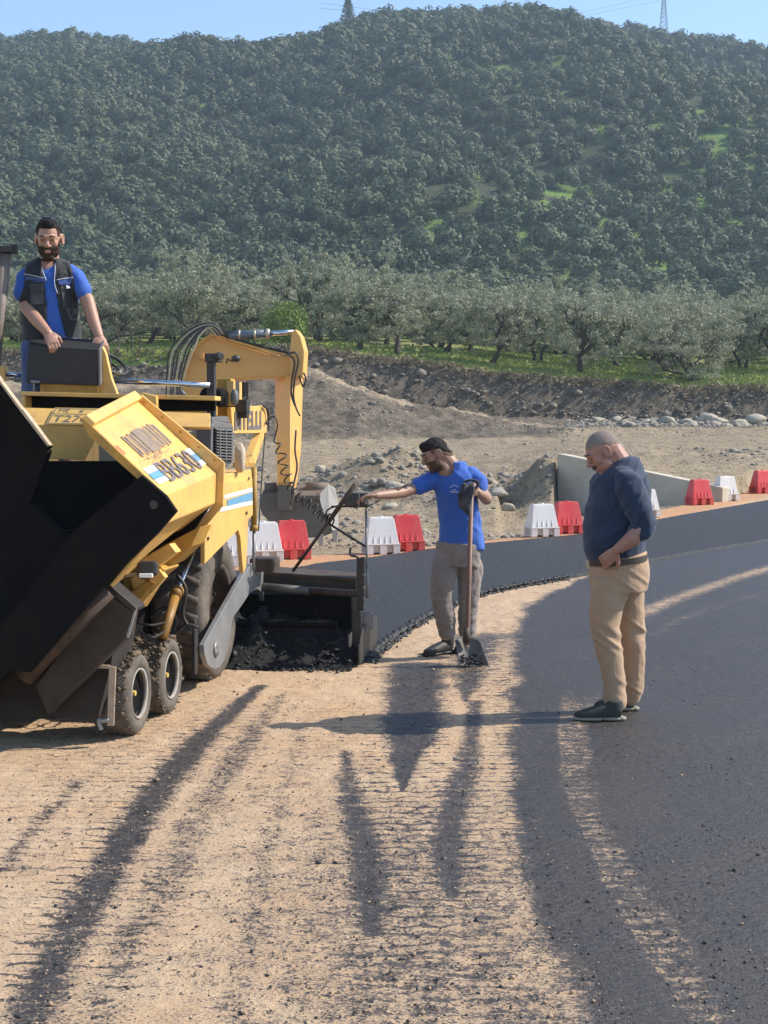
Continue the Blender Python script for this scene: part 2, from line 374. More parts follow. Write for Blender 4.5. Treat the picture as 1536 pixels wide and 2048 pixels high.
nzA = vnoise(n3(A[:, 0] * 12, A[:, 1] * 12), 31) * .035 + vnoise(n3(A[:, 0] * 40, A[:, 1] * 40), 32) * .02
PX = A[:, None, :] * (1 - tv)[None, :, None] + B[:, None, :] * tv[None, :, None]
dirn = (A - B) / np.linalg.norm(A - B, axis=1)[:, None]
PX = PX + dirn[:, None, :] * (nzA[:, None] * np.clip(1 - tv * 60, 0, 1)[None, :])[..., None]
zz = .03 * np.clip(PX[..., 1] - 22, 0, 14) + np.array([-.02, .008, .03] + [.038] * 120 + [.03, -.02])[None, :]
zz = zz + .0035 * vnoise(n3(PX[..., 0] * 25, PX[..., 1] * 25), 33) * (tv > 0) + .009 * vnoise(n3(PX[..., 0] * 22, PX[..., 1] * 22), 34) * (np.abs(tv) < .012)
idx = np.arange(n * m).reshape(n, m)
Fc = np.stack([idx[:-1, :-1], idx[1:, :-1], idx[1:, 1:], idx[:-1, 1:]], -1).reshape(-1, 4)
me = mesh_from('fresh_asphalt_lane', np.stack([PX[..., 0].ravel(), PX[..., 1].ravel(), zz.ravel()], -1), Fc, True)
t = NT('fresh_asphalt'); v = t.coord()
a1 = t.noise(130, 4, .7, v); a2 = t.noise(4, 4, .6, v); a3 = t.noise(420, 2, .6, v)
cl = t.mix(a1, (.006, .006, .0075, 1), (.026, .026, .028, 1)); cl = t.mix(t.ramp(a3, [(.6, 0), (.75, .6)]), cl, (.12, .12, .12, 1))
cl = t.mix(t.ramp(a2, [(.45, 0), (.8, .35)]), cl, (.045, .044, .043, 1))
t.set(Base_Color=cl, Roughness=t.ramp(a1, [(.3, .42), (.7, .75)])); t.b.inputs['Specular IOR Level'].default_value = .5
t.bump(t.math('ADD', a1, t.math('MULTIPLY', a3, .5)), .9, .012)
M_fresh = t.m
tag(link('fresh_asphalt_lane', me, M_fresh), kind='structure')

# ---- crumbs and pebbles
def ico(n=0):
    bm = bmesh.new(); bmesh.ops.create_icosphere(bm, subdivisions=1 + n, radius=1)
    V = np.array([v.co[:] for v in bm.verts]); Fc = np.array([[v.index for v in f.verts] for f in bm.faces]); bm.free(); return V, Fc
IV, IF = ico(0)
def scatter(name, pos, size, mat, flatz=.6, seed=1, kind='stuff', label=None, base=(IV, IF)):
    rg = np.random.RandomState(seed); n = len(pos); V0, F0 = base
    J = 1 + rg.uniform(-.38, .38, (n, len(V0), 1)); V = V0[None] * J * np.array((1, 1, flatz)) * rg.uniform(.7, 1.35, (n, 1, 3))
    a = rg.uniform(0, 6.28, n); c, s = np.cos(a)[:, None], np.sin(a)[:, None]
    V = np.stack([V[..., 0] * c - V[..., 1] * s, V[..., 0] * s + V[..., 1] * c, V[..., 2]], -1) * np.asarray(size)[:, None, None]
    V = (V + pos[:, None, :]).reshape(-1, 3)
    Fc = (F0[None] + (np.arange(n) * len(V0))[:, None, None]).reshape(-1, 3)
    me = mesh_from(name, V, Fc); setattr_f(me, 'tint', np.repeat(rg.uniform(0, 1, n), len(V0)))
    o = link(name, me, mat); tag(o, label, None, None, kind); return o
def crumb_mat(name, c1, c2, rough=.7, bs=120):
    t = NT(name); v = t.coord(); a = t.attr('tint')['Fac']
    t.set(Base_Color=t.mix(t.noise(bs, 3, .6, v), t.mix(a, c4(c1), c4(c2)), t.mix(a, c4(c2, .7), c4(c1, 1.2))), Roughness=rough); t.bump(t.noise(bs, 4, .6, v), .5, .01); return t.m
M_crumb = crumb_mat('asphalt_crumb', (.018, .018, .02), (.06, .055, .05), .55)
M_peb = crumb_mat('sand_pebble', (.50, .34, .21), (.30, .21, .15), .9)
M_stone = crumb_mat('river_stone', (.34, .30, .25), (.15, .125, .10), .95, 25)
rg = np.random.RandomState(3)
def near_pts(n, x0, x1, y0, y1, f):
    y = np.exp(rg.uniform(math.log(y0), math.log(y1), n)); x = rg.uniform(x0, x1, n) * y / 8
    a, d = ground_fields(x, y); pr = f(a, d, x, y); k = rg.uniform(0, 1, n) < pr
    return np.stack([x[k], y[k], .03 * np.clip(y[k] - 22, 0, 14) + .0 * x[k]], -1)
pc = near_pts(60000, -2.6, 2.4, 4, 12.5, lambda a, d, x, y: np.where(a > .5, .20, .05 + .45 * d))
scatter('asphalt_crumbs', pc, rg.gamma(1.4, .0011, len(pc)) + .0009, M_crumb, .6, 11)
pc = near_pts(14000, -2.6, 2.4, 4, 12.5, lambda a, d, x, y: np.where(a > .5, .10, .5))
scatter('sand_pebbles', pc, rg.gamma(1.5, .0012, len(pc)) + .0008, M_peb, .6, 12)
k = rg.randint(60 * 3, len(A) - 260, 9000); off = rg.exponential(.045, len(k)) - .05
pe = A[k] + dirn[k] * off[:, None] + rg.normal(0, .02, (len(k), 2))
pe = np.concatenate([pe, .03 * np.clip(pe[:, 1:] - 22, 0, 14) + np.where(off[:, None] < 0, .034, .004)], 1)
scatter('lane_edge_crumbs', pe, rg.gamma(2, .0035, len(pe)) + .0025, M_crumb, .75, 13)

# ============================================================= TERRAIN beyond the road
CX = [-700, -300, 0, 300, 450, 560, 640, 720, 800, 900, 1000, 1130, 1200, 1300, 1400, 1536, 1750, 2100]
#       rows: D, then image height per column
ROWS = [
    (32, [1040, 1040, 1035, 1030, 1026, 1024, 1022, 1022, 1022, 1016, 1010, 985, 960, 948, 940, 935, 925, 915]),
    (38, [970, 970, 968, 965, 962, 960, 958, 958, 960, 962, 955, 925, 915, 915, 915, 915, 905, 900]),
    (44, [915, 915, 915, 912, 912, 912, 912, 915, 915, 915, 908, 893, 893, 893, 893, 893, 885, 880]),
    (49, [893, 893, 893, 893, 893, 893, 893, 893, 893, 893, 888, 880, 878, 877, 877, 877, 872, 868]),
    (52, [870, 870, 870, 872, 876, 880, 880, 878, 878, 880, 878, 868, 868, 868, 868, 868, 862, 858]),
    (56, [800, 805, 815, 800, 800, 795, 792, 808, 828, 843, 860, 862, 862, 862, 862, 862, 855, 850]),
    (60, [770, 765, 765, 770, 752, 740, 742, 778, 800, 818, 838, 858, 858, 857, 857, 858, 850, 842]),
    (63, [785, 780, 775, 785, 765, 760, 762, 790, 815, 830, 845, 856, 852, 852, 852, 855, 845, 836]),
    (69, [758, 760, 765, 765, 760, 760, 768, 785, 805, 820, 832, 840, 843, 843, 843, 846, 835, 825]),
    (70.2, [705, 703, 700, 705, 700, 694, 700, 708, 720, 734, 744, 755, 760, 765, 770, 770, 765, 760]),
    (80, [690, 690, 690, 695, 690, 685, 690, 695, 702, 712, 722, 732, 735, 740, 746, 746, 742, 738]),
    (97, [680, 680, 680, 680, 680, 678, 680, 682, 686, 690, 698, 706, 708, 712, 716, 716, 712, 708]),
    (140, [660, 660, 660, 660, 660, 660, 660, 660, 662, 664, 668, 672, 674, 676, 678, 678, 676, 674]),
    (200, [600, 600, 600, 600, 600, 600, 600, 600, 600, 600, 600, 600, 600, 604, 608, 610, 610, 610]),
]
SKX = [-700, -300, -60, 0, 50, 100, 150, 200, 250, 300, 350, 400, 450, 500, 540, 570, 600, 640, 700, 760, 800, 860, 900, 960, 1000, 1060, 1110, 1150, 1200, 1250, 1300, 1350, 1400, 1450, 1500, 1536, 1750, 2100]
SKY = [200, 95, 75, 72, 66, 60, 56, 64, 72, 80, 86, 92, 98, 98, 94, 86, 76, 64, 50, 46, 42, 38, 34, 32, 26, 22, 26, 34, 42, 52, 66, 74, 84, 92, 100, 108, 160, 280]
def zc(py, D): return CAMH + D * (-math.sin(PITCH) + math.cos(PITCH) * (1024 - py) / F) / (math.cos(PITCH) + math.sin(PITCH) * (1024 - py) / F)
def terr_z(X, Y):
    X = np.asarray(X, float); Y = np.asarray(Y, float)
    px = 768 + F * X / np.maximum(Y, 1)
    Ds = [r[0] for r in ROWS]; PYs = np.stack([np.interp(px, CX, r[1]) for r in ROWS], 0)
    Zs = [zc(PYs[i], Ds[i]) for i in range(len(Ds))]
    bd = barD(X); z = np.zeros_like(X)
    zr = .03 * np.clip(Y - 22, 0, 14)
    # near: under the road sheet, then down into the cut
    pit = np.where(Y < bd + .7, zr - .06, np.nan)
    s0 = bd + .7; z0 = .03 * np.clip(s0 - 22, 0, 14) - .03
    right = sstep(2.5, 6, X)
    D1 = np.maximum(s0 + 3.2, 25.0); z1 = np.where(right > 0, -.22 * (1 - right) + (z0 - .1) * right, -.22)
    D1 = np.where(D1 > 31.5, 31.5, D1)
    a = z0 + (z1 - z0) * sstep(0, 1, (Y - s0) / np.maximum(D1 - s0, .3))
    b = z1 + (Zs[0] - z1) * np.clip((Y - D1) / np.maximum(32 - D1, .3), 0, 1)
    z = np.where(Y < s0, zr - .06, np.where(Y < D1, a, b))
    # long right-hand barriers stand further out than the first row: keep the road level there
    for i in range(len(Ds) - 1):
        tt = (Y - Ds[i]) / (Ds[i + 1] - Ds[i]); m = (Y >= Ds[i]) & (Y < Ds[i + 1])
        z = np.where(m, Zs[i] + (Zs[i + 1] - Zs[i]) * tt, z)
    z = np.where((Y >= 32) & (Y < bd + .7), zr - .06, z)
    sky_z = zc(np.interp(px, SKX, SKY) + np.interp(px, [560, 700], [26, 16]), 480.0)
    th = np.clip((Y - 200) / 280, 0, 1)
    hill = Zs[-1] + (sky_z - Zs[-1]) * (1.12 * th - .12 * th ** 3)
    und = 8.5 * vnoise(n3((X + .35 * Y) / 44, Y / 75, 0), 40) + 2.2 * vnoise(n3(X / 17, Y / 22, 0), 41)
    hill = hill + und * np.minimum(th * 6, 1) * np.clip((1 - th) * 5, 0.0, 1)
    z = np.where(Y >= 200, hill, z)
    z = np.where(Y > 480, sky_z - (Y - 480) * .32, z)
    am = np.where((Y > 24) & (Y < 130), 1.0, 0) * sstep(0, 3, Y - s0)
    rough = .075 * fbm(n3(X * .55, Y * .55), 4, 50) + .05 * fbm(n3(X * 2.2, Y * 1.6), 3, 51)
    mound = np.exp(-((Y - 57) / 4.5) ** 2) * (px < 1150)
    rough = rough * (1 + 1.2 * mound + 1.0 * ((Y > 69) & (Y < 70.5)) - .55 * np.exp(-((Y - 47) / 4) ** 2))
    Dw = np.interp(px, [1115, 1445, 1520], [33.75, 30.85, 30.6]); tz = np.interp(px, [1115, 1445, 1700], [zc(907, 33.5) - .10, zc(975, 30.6) - .05, .25])
    up = tz + (Zs[1] - tz) * np.clip((Y - Dw) / np.maximum(38 - Dw, .5), 0, 1)
    lf = sstep(1015, 1108, px + 25 * vnoise(n3(X * 1.5, Y * 1.5), 55)) * (Y < 38) * (Y > bd + .7)
    lf2 = lf * np.where(px < 1112, sstep(31.6, 34.2, Y), (Y > Dw) * 1.0)
    low = np.where((px > 1000) & (Y < Dw + .0) & (Y > s0 + 1.5) & (Y < 38), np.minimum(z, -.25 + .04 * np.clip(Y - 30, 0, 5)), z)
    z = np.where((Y > s0) & (Y < 38), low * (1 - lf2) + up * lf2, z)
    return z + am * rough
def terrace(Y): return Y
tt_ = np.linspace(-.62, .62, 420)
dd_ = np.concatenate([np.arange(14, 34, .22), np.arange(34, 50, .2), np.arange(50, 69, .16), np.arange(69, 71, .06), np.arange(71, 100, .5), np.arange(100, 200, 3), np.arange(200, 560, 3.0), [600, 700, 900]])
T, Dm = np.meshgrid(tt_, dd_); X = T * Dm; Y = Dm; Z = terr_z(X, Y)
bankw = ((Y > 69) & (Y < 70.6))
idx = np.arange(T.size).reshape(T.shape)
Fc = np.stack([idx[:-1, :-1], idx[:-1, 1:], idx[1:, 1:], idx[1:, :-1]], -1).reshape(-1, 4)
px_ = 768 + F * T
Xj = X; Yj = Y + bankw * 0
me = mesh_from('terrain', np.stack([Xj.ravel(), Yj.ravel(), Z.ravel()], -1), Fc, True)
gn = fbm(n3(X * .35, Y * .2), 3, 60)
grass = sstep(70.3, 71.0, Y) * (.55 + .45 * sstep(-.5, .4, gn + .3)) * (Y < 210)
grass = grass + (Y >= 200) * (.05 + 1.1 * sstep(-.15, .3, fbm(n3(X / 7, Y / 10), 2, 61) + .2 * sstep(850, 1300, px_) - .35) * sstep(500, 1050, px_) * sstep(420, 300, Y))
grass = np.maximum(grass, sstep(.25, .45, gn) * (px_ < 420) * (px_ > 190) * (Y > 69.7) * 1.0)
shade_d = sstep(60.2, 61.5, Y) * (1 - sstep(70.2, 71.5, Y)) + 1.0 * sstep(51, 53, Y) * (1 - sstep(58.2, 59.4, Y)) * (px_ < 1130)  # shade on mound face, hollow and cut bank, put into the earth colour
setattr_f(me, 'grass', np.clip(grass, 0, 1).ravel()); setattr_f(me, 'damp', np.clip(shade_d, 0, 1).ravel()); setattr_f(me, 'hill', (Y > 190).astype(float).ravel())
t = NT('river_bank_earth'); v = t.coord(); vt = t.coord((.35, 2.2, 1))
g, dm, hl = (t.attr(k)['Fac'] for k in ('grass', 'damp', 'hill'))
n1 = t.noise(.35, 5, .6, v); n2 = t.noise(3.2, 6, .68, v); n4 = t.noise(1.1, 5, .6, vt); n5 = t.noise(14, 4, .65, v)
ea = t.mix(n1, (.29, .225, .145, 1), (.40, .315, .215, 1)); ea = t.mix(t.ramp(n2, [(.35, .6), (.6, 0)]), ea, (.17, .13, .09, 1))
ea = t.mix(t.ramp(n4, [(.5, 0), (.7, .5)]), ea, (.44, .36, .25, 1))
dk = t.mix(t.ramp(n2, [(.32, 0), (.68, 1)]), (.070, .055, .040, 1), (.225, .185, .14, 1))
ea = t.mix(dm, ea, dk)  # painted shade: darker earth where the mask is set
vo = t.n('ShaderNodeTexVoronoi'); vo.inputs['Scale'].default_value = 5.5; t.l(v, vo.inputs['Vector'])
st = t.math('MULTIPLY', t.ramp(vo.outputs['Distance'], [(.16, 1), (.26, 0)]), t.ramp(n1, [(.35, .2), (.6, 1)]))
ea = t.mix(t.math('MULTIPLY', st, .8), ea, t.mix(vo.outputs['Color'], (.17, .15, .125, 1), (.38, .34, .29, 1)))
gr = t.mix(t.noise(1.6, 5, .65, v), (.13, .22, .03, 1), (.26, .28, .07, 1)); gr = t.mix(t.ramp(n1, [(.5, 0), (.72, .6)]), gr, (.33, .27, .12, 1))
gh = t.mix(t.noise(.05, 3, .6, v), (.07, .12, .03, 1), (.18, .28, .05, 1))
gr = t.mix(hl, gr, gh); ea = t.mix(hl, ea, t.mix(n2, (.03, .038, .02, 1), (.08, .075, .045, 1)))
t.set(Base_Color=t.mix(t.math('MULTIPLY', g, t.ramp(n2, [(.2, .75), (.5, 1)])), ea, gr), Roughness=.95)
t.b.inputs['Specular IOR Level'].default_value = .15
t.bump(t.math('ADD', t.math('ADD', n2, t.math('MULTIPLY', n5, .4)), st), 1.0, .12)
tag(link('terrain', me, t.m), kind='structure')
# ---- stones on the banks
rg = np.random.RandomState(5)
def on_terr(px, D): x = (px - 768) / F * D; return x, D, float(terr_z(np.array([x]), np.array([float(D)]))[0])
n = 30000; D = rg.uniform(24, 70, n); px = rg.uniform(-100, 1650, n); x = (px - 768) / F * D
ok = (D > barD(x) + 1.3); dens = np.where((D > 43) & (D < 51), .18, 1.0) * np.where((px > 1150) & (D > 42) & (D < 60), .25, 1)
dens *= sstep(-.6, .4, vnoise(n3(x * .4, D * .35), 70)) ; k = ok & (rg.uniform(0, 1, n) < dens)
x, D = x[k], D[k]; pos = np.stack([x, D, terr_z(x, D)], -1)
scatter('bank_stones', pos, rg.gamma(1.3, .018, len(pos)) + .008, M_stone, .7, 21)
M_bankst = crumb_mat('bank_face_stone', (.30, .26, .21), (.12, .10, .08), .95, 25)
n = 2600; px = rg.uniform(1130, 1620, n); D = rg.uniform(62.5, 69.3, n); x = (px - 768) / F * D; pos = np.stack([x, D, terr_z(x, D)], -1)
scatter('rubble_under_the_bank', pos, rg.gamma(1.6, .03, n) + .02, M_stone, .7, 22)
n = 1900; px = rg.uniform(-100, 1650, n); D = rg.uniform(69.05, 70.10, n); x = (px - 768) / F * D; pos = np.stack([x, D - .05, terr_z(x, D)], -1)
scatter('stones_in_the_bank_face', pos, rg.gamma(1.1, .035, n) + .01, M_bankst, .55, 23)
IV2, IF2 = ico(1)
def boulder(px, py, D, size, fl, label, seed, name='boulder'):
    rg = np.random.RandomState(seed); c = np.array(on_terr(px, D)); 
    V = IV2.copy(); 
    for _ in range(9):
        d = rg.normal(size=3); d /= np.linalg.norm(d); h = rg.uniform(.45, .85); q = V @ d; V = V - np.where(q > h, q - h, 0)[:, None] * d
    V = V * (1 + .08 * vnoise(V * 2.5 + seed, 3))[:, None] * size * np.array((1.15, .9, fl)); V[:, 2] += size * fl * .45
    o = link(name, mesh_from(name, V, IF2), M_boulder, None, c); tag(o, label, 'rock', 'boulders on the building site'); return o
t = NT('boulder_stone'); v = t.coord(); a = t.noise(3, 5, .6, v); b_ = t.noise(14, 5, .65, v)
t.set(Base_Color=t.mix(a, (.30, .265, .21, 1), (.50, .44, .34, 1)), Roughness=.9); t.bump(t.math('ADD', a, b_), .7, .05); M_boulder = t.m
boulder(797, 0, 34.5, .33, .8, 'large pale angular boulder left of the bearded worker in blue tee', 1)
boulder(846, 0, 35.5, .22, .7, 'smaller pale boulder just behind the outstretched arm of the worker', 2)
boulder(778, 0, 33.0, .22, .45, 'low flat grey stone in front of the large pale boulder', 3)
boulder(1000, 0, 33.5, .24, .55, 'whitish flat rock right of the worker holding the shovel', 4)
boulder(1017, 0, 33.0, .17, .9, 'rounded tan rock beside the whitish flat rock', 5)
boulder(985, 0, 36, .15, .8, 'small round stone behind the whitish flat rock', 6)
boulder(640, 0, 40, .2, .6, 'grey stone on the ground behind the excavator bucket', 7)
for i, (px, D, s_) in enumerate([(1290, 65, .28), (1330, 66, .4), (1372, 65, .36), (1410, 66.5, .5), (1440, 65.5, .38), (1478, 64.5, .42), (1510, 66, .55), (1535, 64, .3), (1385, 63.5, .24), (1455, 63.4, .26), (1196, 66.5, .34), (1230, 67, .3)]):
    boulder(px, 0, D, s_, .65, 'grey boulder at the foot of the cut bank under the olive trees', 30 + i, 'bank_boulder')

# ============================================================= TREES
M_bark = worn('olive_bark', (.075, .060, .048), (.03, .025, .02), .6, .9, 0, 8, .8)
def leaf_mat(name, c1, c2, c3, rough=.55, kind='tint', trans=.25):
    t = NT(name); a = t.attr(kind)['Fac']; oi = t.n('ShaderNodeObjectInfo').outputs['Random']
    col = t.mix(a, t.mix(oi, c4(c1), c4(c3)), c4(c2))
    t.set(Base_Color=col, Roughness=rough); t.b.inputs['Specular IOR Level'].default_value = .35
    tr = t.n('ShaderNodeBsdfTranslucent'); t.l(col, tr.inputs[0]); mx = t.n('ShaderNodeMixShader'); mx.inputs[0].default_value = trans
    t.l(t.b.outputs[0], mx.inputs[1]); t.l(tr.outputs[0], mx.inputs[2]); t.l(mx.outputs[0], t.t.nodes['Material Output'].inputs[0]); return t.m
M_olive = leaf_mat('olive_leaves', (.19, .205, .115), (.42, .43, .32), (.22, .225, .14))
M_bush = leaf_mat('bright_leaves', (.11, .19, .03), (.22, .30, .06), (.13, .22, .04))
M_hill = leaf_mat('hill_leaves', (.040, .062, .026), (.115, .140, .070), (.066, .074, .036), .7, 'tint', .15)
def quads(C, N, a, b, rg):                 # leaf quads: centres, normals, half sizes
    n = len(C); N = N / (np.linalg.norm(N, axis=1)[:, None] + 1e-9)
    U = np.cross(N, rg.normal(size=(n, 3))); U /= np.linalg.norm(U, axis=1)[:, None] + 1e-9; W = np.cross(N, U)
    U = U * a[:, None]; W = W * b[:, None]
    V = np.stack([C - U, C + W * .9 - U * .1, C + U, C - W * .9 + U * .1], 1).reshape(-1, 3)
    return V, np.arange(n * 4).reshape(n, 4)
def olive(seed, H=5.7, nleaf=15000, spread=2.75, trunks=1, full=False):
    rg = np.random.RandomState(seed); tb = MB(); tips = []
    def grow(p, d, ln, r, lev):
        n = 4; pts = [p]; q = p.copy(); dd = d.copy()
        for i in range(n):
            dd = dd + rg.normal(0, .16, 3) + np.array((0, 0, .06)); dd /= np.linalg.norm(dd); q = q + dd * ln / n; pts.append(q.copy())
        tb.tube(pts, np.linspace(r, r * .62, n + 1), 6 if lev else 8)
        if lev >= 2: tips.extend(pts[1:])
        if lev >= 4: return
        k = rg.randint(2, 4) if lev else rg.randint(3, 5)
        for j in range(k):
            az = rg.uniform(0, 6.28); sp = (.75, .8, .8, .9)[lev]
            nd = dd * .8 + np.array((math.cos(az), math.sin(az), rg.uniform(-.25, .5))) * sp; nd /= np.linalg.norm(nd)
            grow(q.copy(), nd, ln * rg.uniform(.62, .9), r * rg.uniform(.5, .68), lev + 1)
    for k in range(trunks):
        a = rg.uniform(0, 6.28); off = np.array((math.cos(a), math.sin(a), 0)) * (.25 if trunks > 1 else 0)
        d = np.array((rg.normal(0, .22), rg.normal(0, .15), 1.)) + off * 1.5; d /= np.linalg.norm(d)
        grow(off * .8 + np.array((0, 0, -.2)), d, H * .26, .20 if trunks == 1 else .12, 0)
    tips_ = np.array(tips)
    # clump centres: branch tips plus a filling of the crown
    c0 = tips_.mean(0); ext = max(np.abs(tips_[:, :2] - c0[:2]).max(), 1e-3); tips_[:, :2] = c0[:2] * .3 + (tips_[:, :2] - c0[:2] * .7)
    nc = 150; u = rg.normal(size=(nc, 3)); u /= np.linalg.norm(u, axis=1)[:, None]
    lob = 1 + .42 * vnoise(u * 2.0 + seed, seed)
    fillc = np.array((c0[0] * .5, c0[1] * .5, H * (.54 if not full else .48))) + u * (rg.uniform(.45, 1, nc) ** .5)[:, None] * lob[:, None] * np.array((spread, spread, H * (.44 if not full else .48)))
    fillc[:, 2] = np.maximum(fillc[:, 2], H * (.14 if not full else .05) + rg.uniform(0, .3, nc))
    tt = tips_[rg.randint(0, len(tips_), 110)]; tt = tt[(tt[:, 2] > H * .3)]
    CC = np.concatenate([tt, fillc]); ctr = np.array((0, 0, H * .55))
    k = rg.randint(0, len(CC), nleaf); rad = rg.uniform(.18, .50, len(CC))
    dv = rg.normal(size=(nleaf, 3)); dv /= np.linalg.norm(dv, axis=1)[:, None]
    C = CC[k] + dv * (rg.uniform(0, 1, nleaf) ** .5 * rad[k])[:, None] * np.array((1, 1, .8))
    s = (C[:, 2] > .35); C, dv, k = C[s], dv[s], k[s]
    mx = H * 1.02; C[:, 2] = np.where(C[:, 2] > mx, mx - rg.uniform(0, .5, len(C)), C[:, 2])
    N = dv + .5 * (C - ctr) / spread + rg.normal(0, .55, (len(C), 3))
    V, Fq = quads(C, N, rg.uniform(.055, .11, len(C)), rg.uniform(.022, .042, len(C)), rg)
    me = mesh_from('crown', V, Fq); cl = rg.uniform(0, .45, len(CC)); setattr_f(me, 'tint', np.repeat(np.clip(cl[k] + rg.uniform(-.15, .5, len(C)), 0, 1), 4))
    me.materials.append(M_olive)
    o = tb.build('trunk', M_bark, None, True); return me, o
PROT = []
for sd_, kw in ((1, {}), (2, {'trunks': 2}), (3, {'spread': 3.1}), (4, {'full': True, 'trunks': 3}), (5, {'trunks': 2, 'spread': 2.6}), (6, {'spread': 2.9, 'H': 6.1})):
    cm, to = olive(sd_, **kw); tm = to.data; bpy.data.objects.remove(to); PROT.append((cm, tm))
def put_olive(k, px, D, sc_, rz, label, group='olive trees on the terrace above the cut bank', dz=0):
    x, y, z = on_terr(px, D); e = thing('olive_tree', (x, y, z + dz - .05), label, 'tree', group, rz); e.scale = (sc_[0], sc_[0], sc_[1]) if hasattr(sc_, '__len__') else (sc_,) * 3
    cm, tm = PROT[k]; link('crown', cm, None, e); link('trunk', tm, None, e); return e
front = [
    (3, 200, 80, 1.00, 'grey-green olive tree just right of the machine operator'),
    (0, 290, 84, 1.0, 'olive tree second to the right of the machine operator'),
    (4, 385, 78, 1.12, 'tall olive tree behind the top of the excavator boom'),
    (1, 490, 86, 1.1, 'olive tree behind the excavator cylinder, left of the bright green bush'),
    (0, 640, 82, 1.12, 'olive tree with thick dark trunk right behind the bright green bush'),
    (5, 712, 75, .96, 'olive tree with many lit branches right of the thick dark trunk'),
    (2, 795, 75.5, 1.0, 'olive tree whose branches hang low over the mound edge'),
    (1, 885, 82, .95, 'olive tree between the two trees with black trunks, set back in shade'),
    (0, 975, 75, .98, 'olive tree with a single black trunk at the edge of the bank'),
    (4, 1075, 83, 1.08, 'olive tree in shade behind the green grass at the centre right'),
    (5, 1163, 73.5, .98, 'olive tree with forked leaning black trunk closest to the grass edge'),
    (2, 1235, 80, 1.05, 'olive tree standing right behind the forked leaning trunk'),
    (1, 1305, 86, 1.0, 'olive tree in shade left of the bushy low-branched tree'),
    (3, 1402, 72.5, 1.0, 'bushy olive tree with foliage down to the bank edge'),
    (4, 1490, 83, 1.0, 'thin-stemmed olive tree right of the bushy low-branched tree'),
    (0, 1570, 80, 1.05, 'olive tree cut by the right edge of the view'),
    (1, 60, 82, 1.0, 'olive tree behind the legs of the machine operator'),
    (2, -60, 80, 1.0, 'olive tree at the far left edge'),
]
for k, px, D, s_, lab in front: put_olive(k, px, D, (s_ * rnd.uniform(.90, 1.02), s_ * rnd.uniform(.76, .88)), rnd.uniform(0, 6.28), lab)
for row, (D0, step) in enumerate(((91, 84), (101, 74), (113, 66), (128, 58))):
    px = -150 + 31 * row
    while px < 1700:
        put_olive(rnd.choice((3, 3, 0, 4, 5)), px + rnd.uniform(-18, 18), D0 + rnd.uniform(-4, 4), (rnd.uniform(.9, 1.15), rnd.uniform(.56, .80)), rnd.uniform(0, 6.28),
                  'olive tree in the dense rows behind the front olive trees', 'olive trees in the rows behind'); px += step
# bright bush
rg = np.random.RandomState(8); n = 3800; u = rg.normal(size=(n, 3)); u /= np.linalg.norm(u, axis=1)[:, None]
C = u * (rg.uniform(.3, 1, n) ** .4)[:, None] * np.array((1.25, 1.0, 1.15)) * (1 + .35 * vnoise(u * 2.5, 4))[:, None] + np.array((0, 0, 1.15)); C = C[C[:, 2] > 0]
V, Fq = quads(C, (C - (0, 0, 1)) + rg.normal(0, .6, C.shape), rg.uniform(.05, .09, len(C)), rg.uniform(.03, .05, len(C)), rg)
me = mesh_from('foliage', V, Fq); setattr_f(me, 'tint', np.repeat(rg.uniform(0, 1, len(C)), 4)); x, y, z = on_terr(572, 73)
e = thing('bush', (x, y, z - .1), 'bright green round bush behind the end of the excavator boom', 'bush'); link('foliage', me, M_bush, e)
st_ = MB(); 
for k in range(5): a = k * 1.3; st_.tube([(0, 0, -.1), (math.cos(a) * .2, math.sin(a) * .2, .6), (math.cos(a) * .6, math.sin(a) * .5, 1.3)], [.04, .03, .012], 6)
o = st_.build('stem', M_bark, None, True); o.parent = e

# grass tufts on the terrace
rg = np.random.RandomState(9); n = 26000; D = rg.uniform(70.2, 90, n); px = rg.uniform(-100, 1650, n); x = (px - 768) / F * D
k = (px > 850) | (px < 430) | (rg.uniform(0, 1, n) < .2); x, D = x[k], D[k]; z = terr_z(x, D)
C = np.stack([x, D, z + .05], -1); V, Fq = quads(C, np.stack([rg.normal(0, .3, len(C)), -np.ones(len(C)), rg.normal(.1, .3, len(C))], -1), rg.uniform(.05, .13, len(C)), rg.uniform(.04, .13, len(C)), rg)
me = mesh_from('grass', V, Fq); setattr_f(me, 'tint', np.repeat(rg.uniform(0, 1, len(C)), 4)); M_grass = leaf_mat('meadow_grass', (.13, .21, .03), (.30, .30, .10), (.15, .24, .04))
tag(link('grass', me, M_grass), kind='stuff')
# roots and dry tufts hanging along the bank edge
n = 3500; px = rg.uniform(-100, 1650, n); x = (px - 768) / F * 70; z = terr_z(x, np.full(n, 70.3)); C = np.stack([x, np.full(n, 70.0) + rg.uniform(-.2, .3, n), z + rg.uniform(-.35, .1, n)], -1)
V, Fq = quads(C, rg.normal(size=(n, 3)), rg.uniform(.06, .16, n), rg.uniform(.02, .07, n), rg); me = mesh_from('dry_tufts', V, Fq); setattr_f(me, 'tint', np.repeat(rg.uniform(0, 1, n), 4))
tag(link('dry_tufts', me, leaf_mat('dry_grass', (.16, .13, .07), (.25, .21, .12), (.12, .10, .06))), kind='stuff')

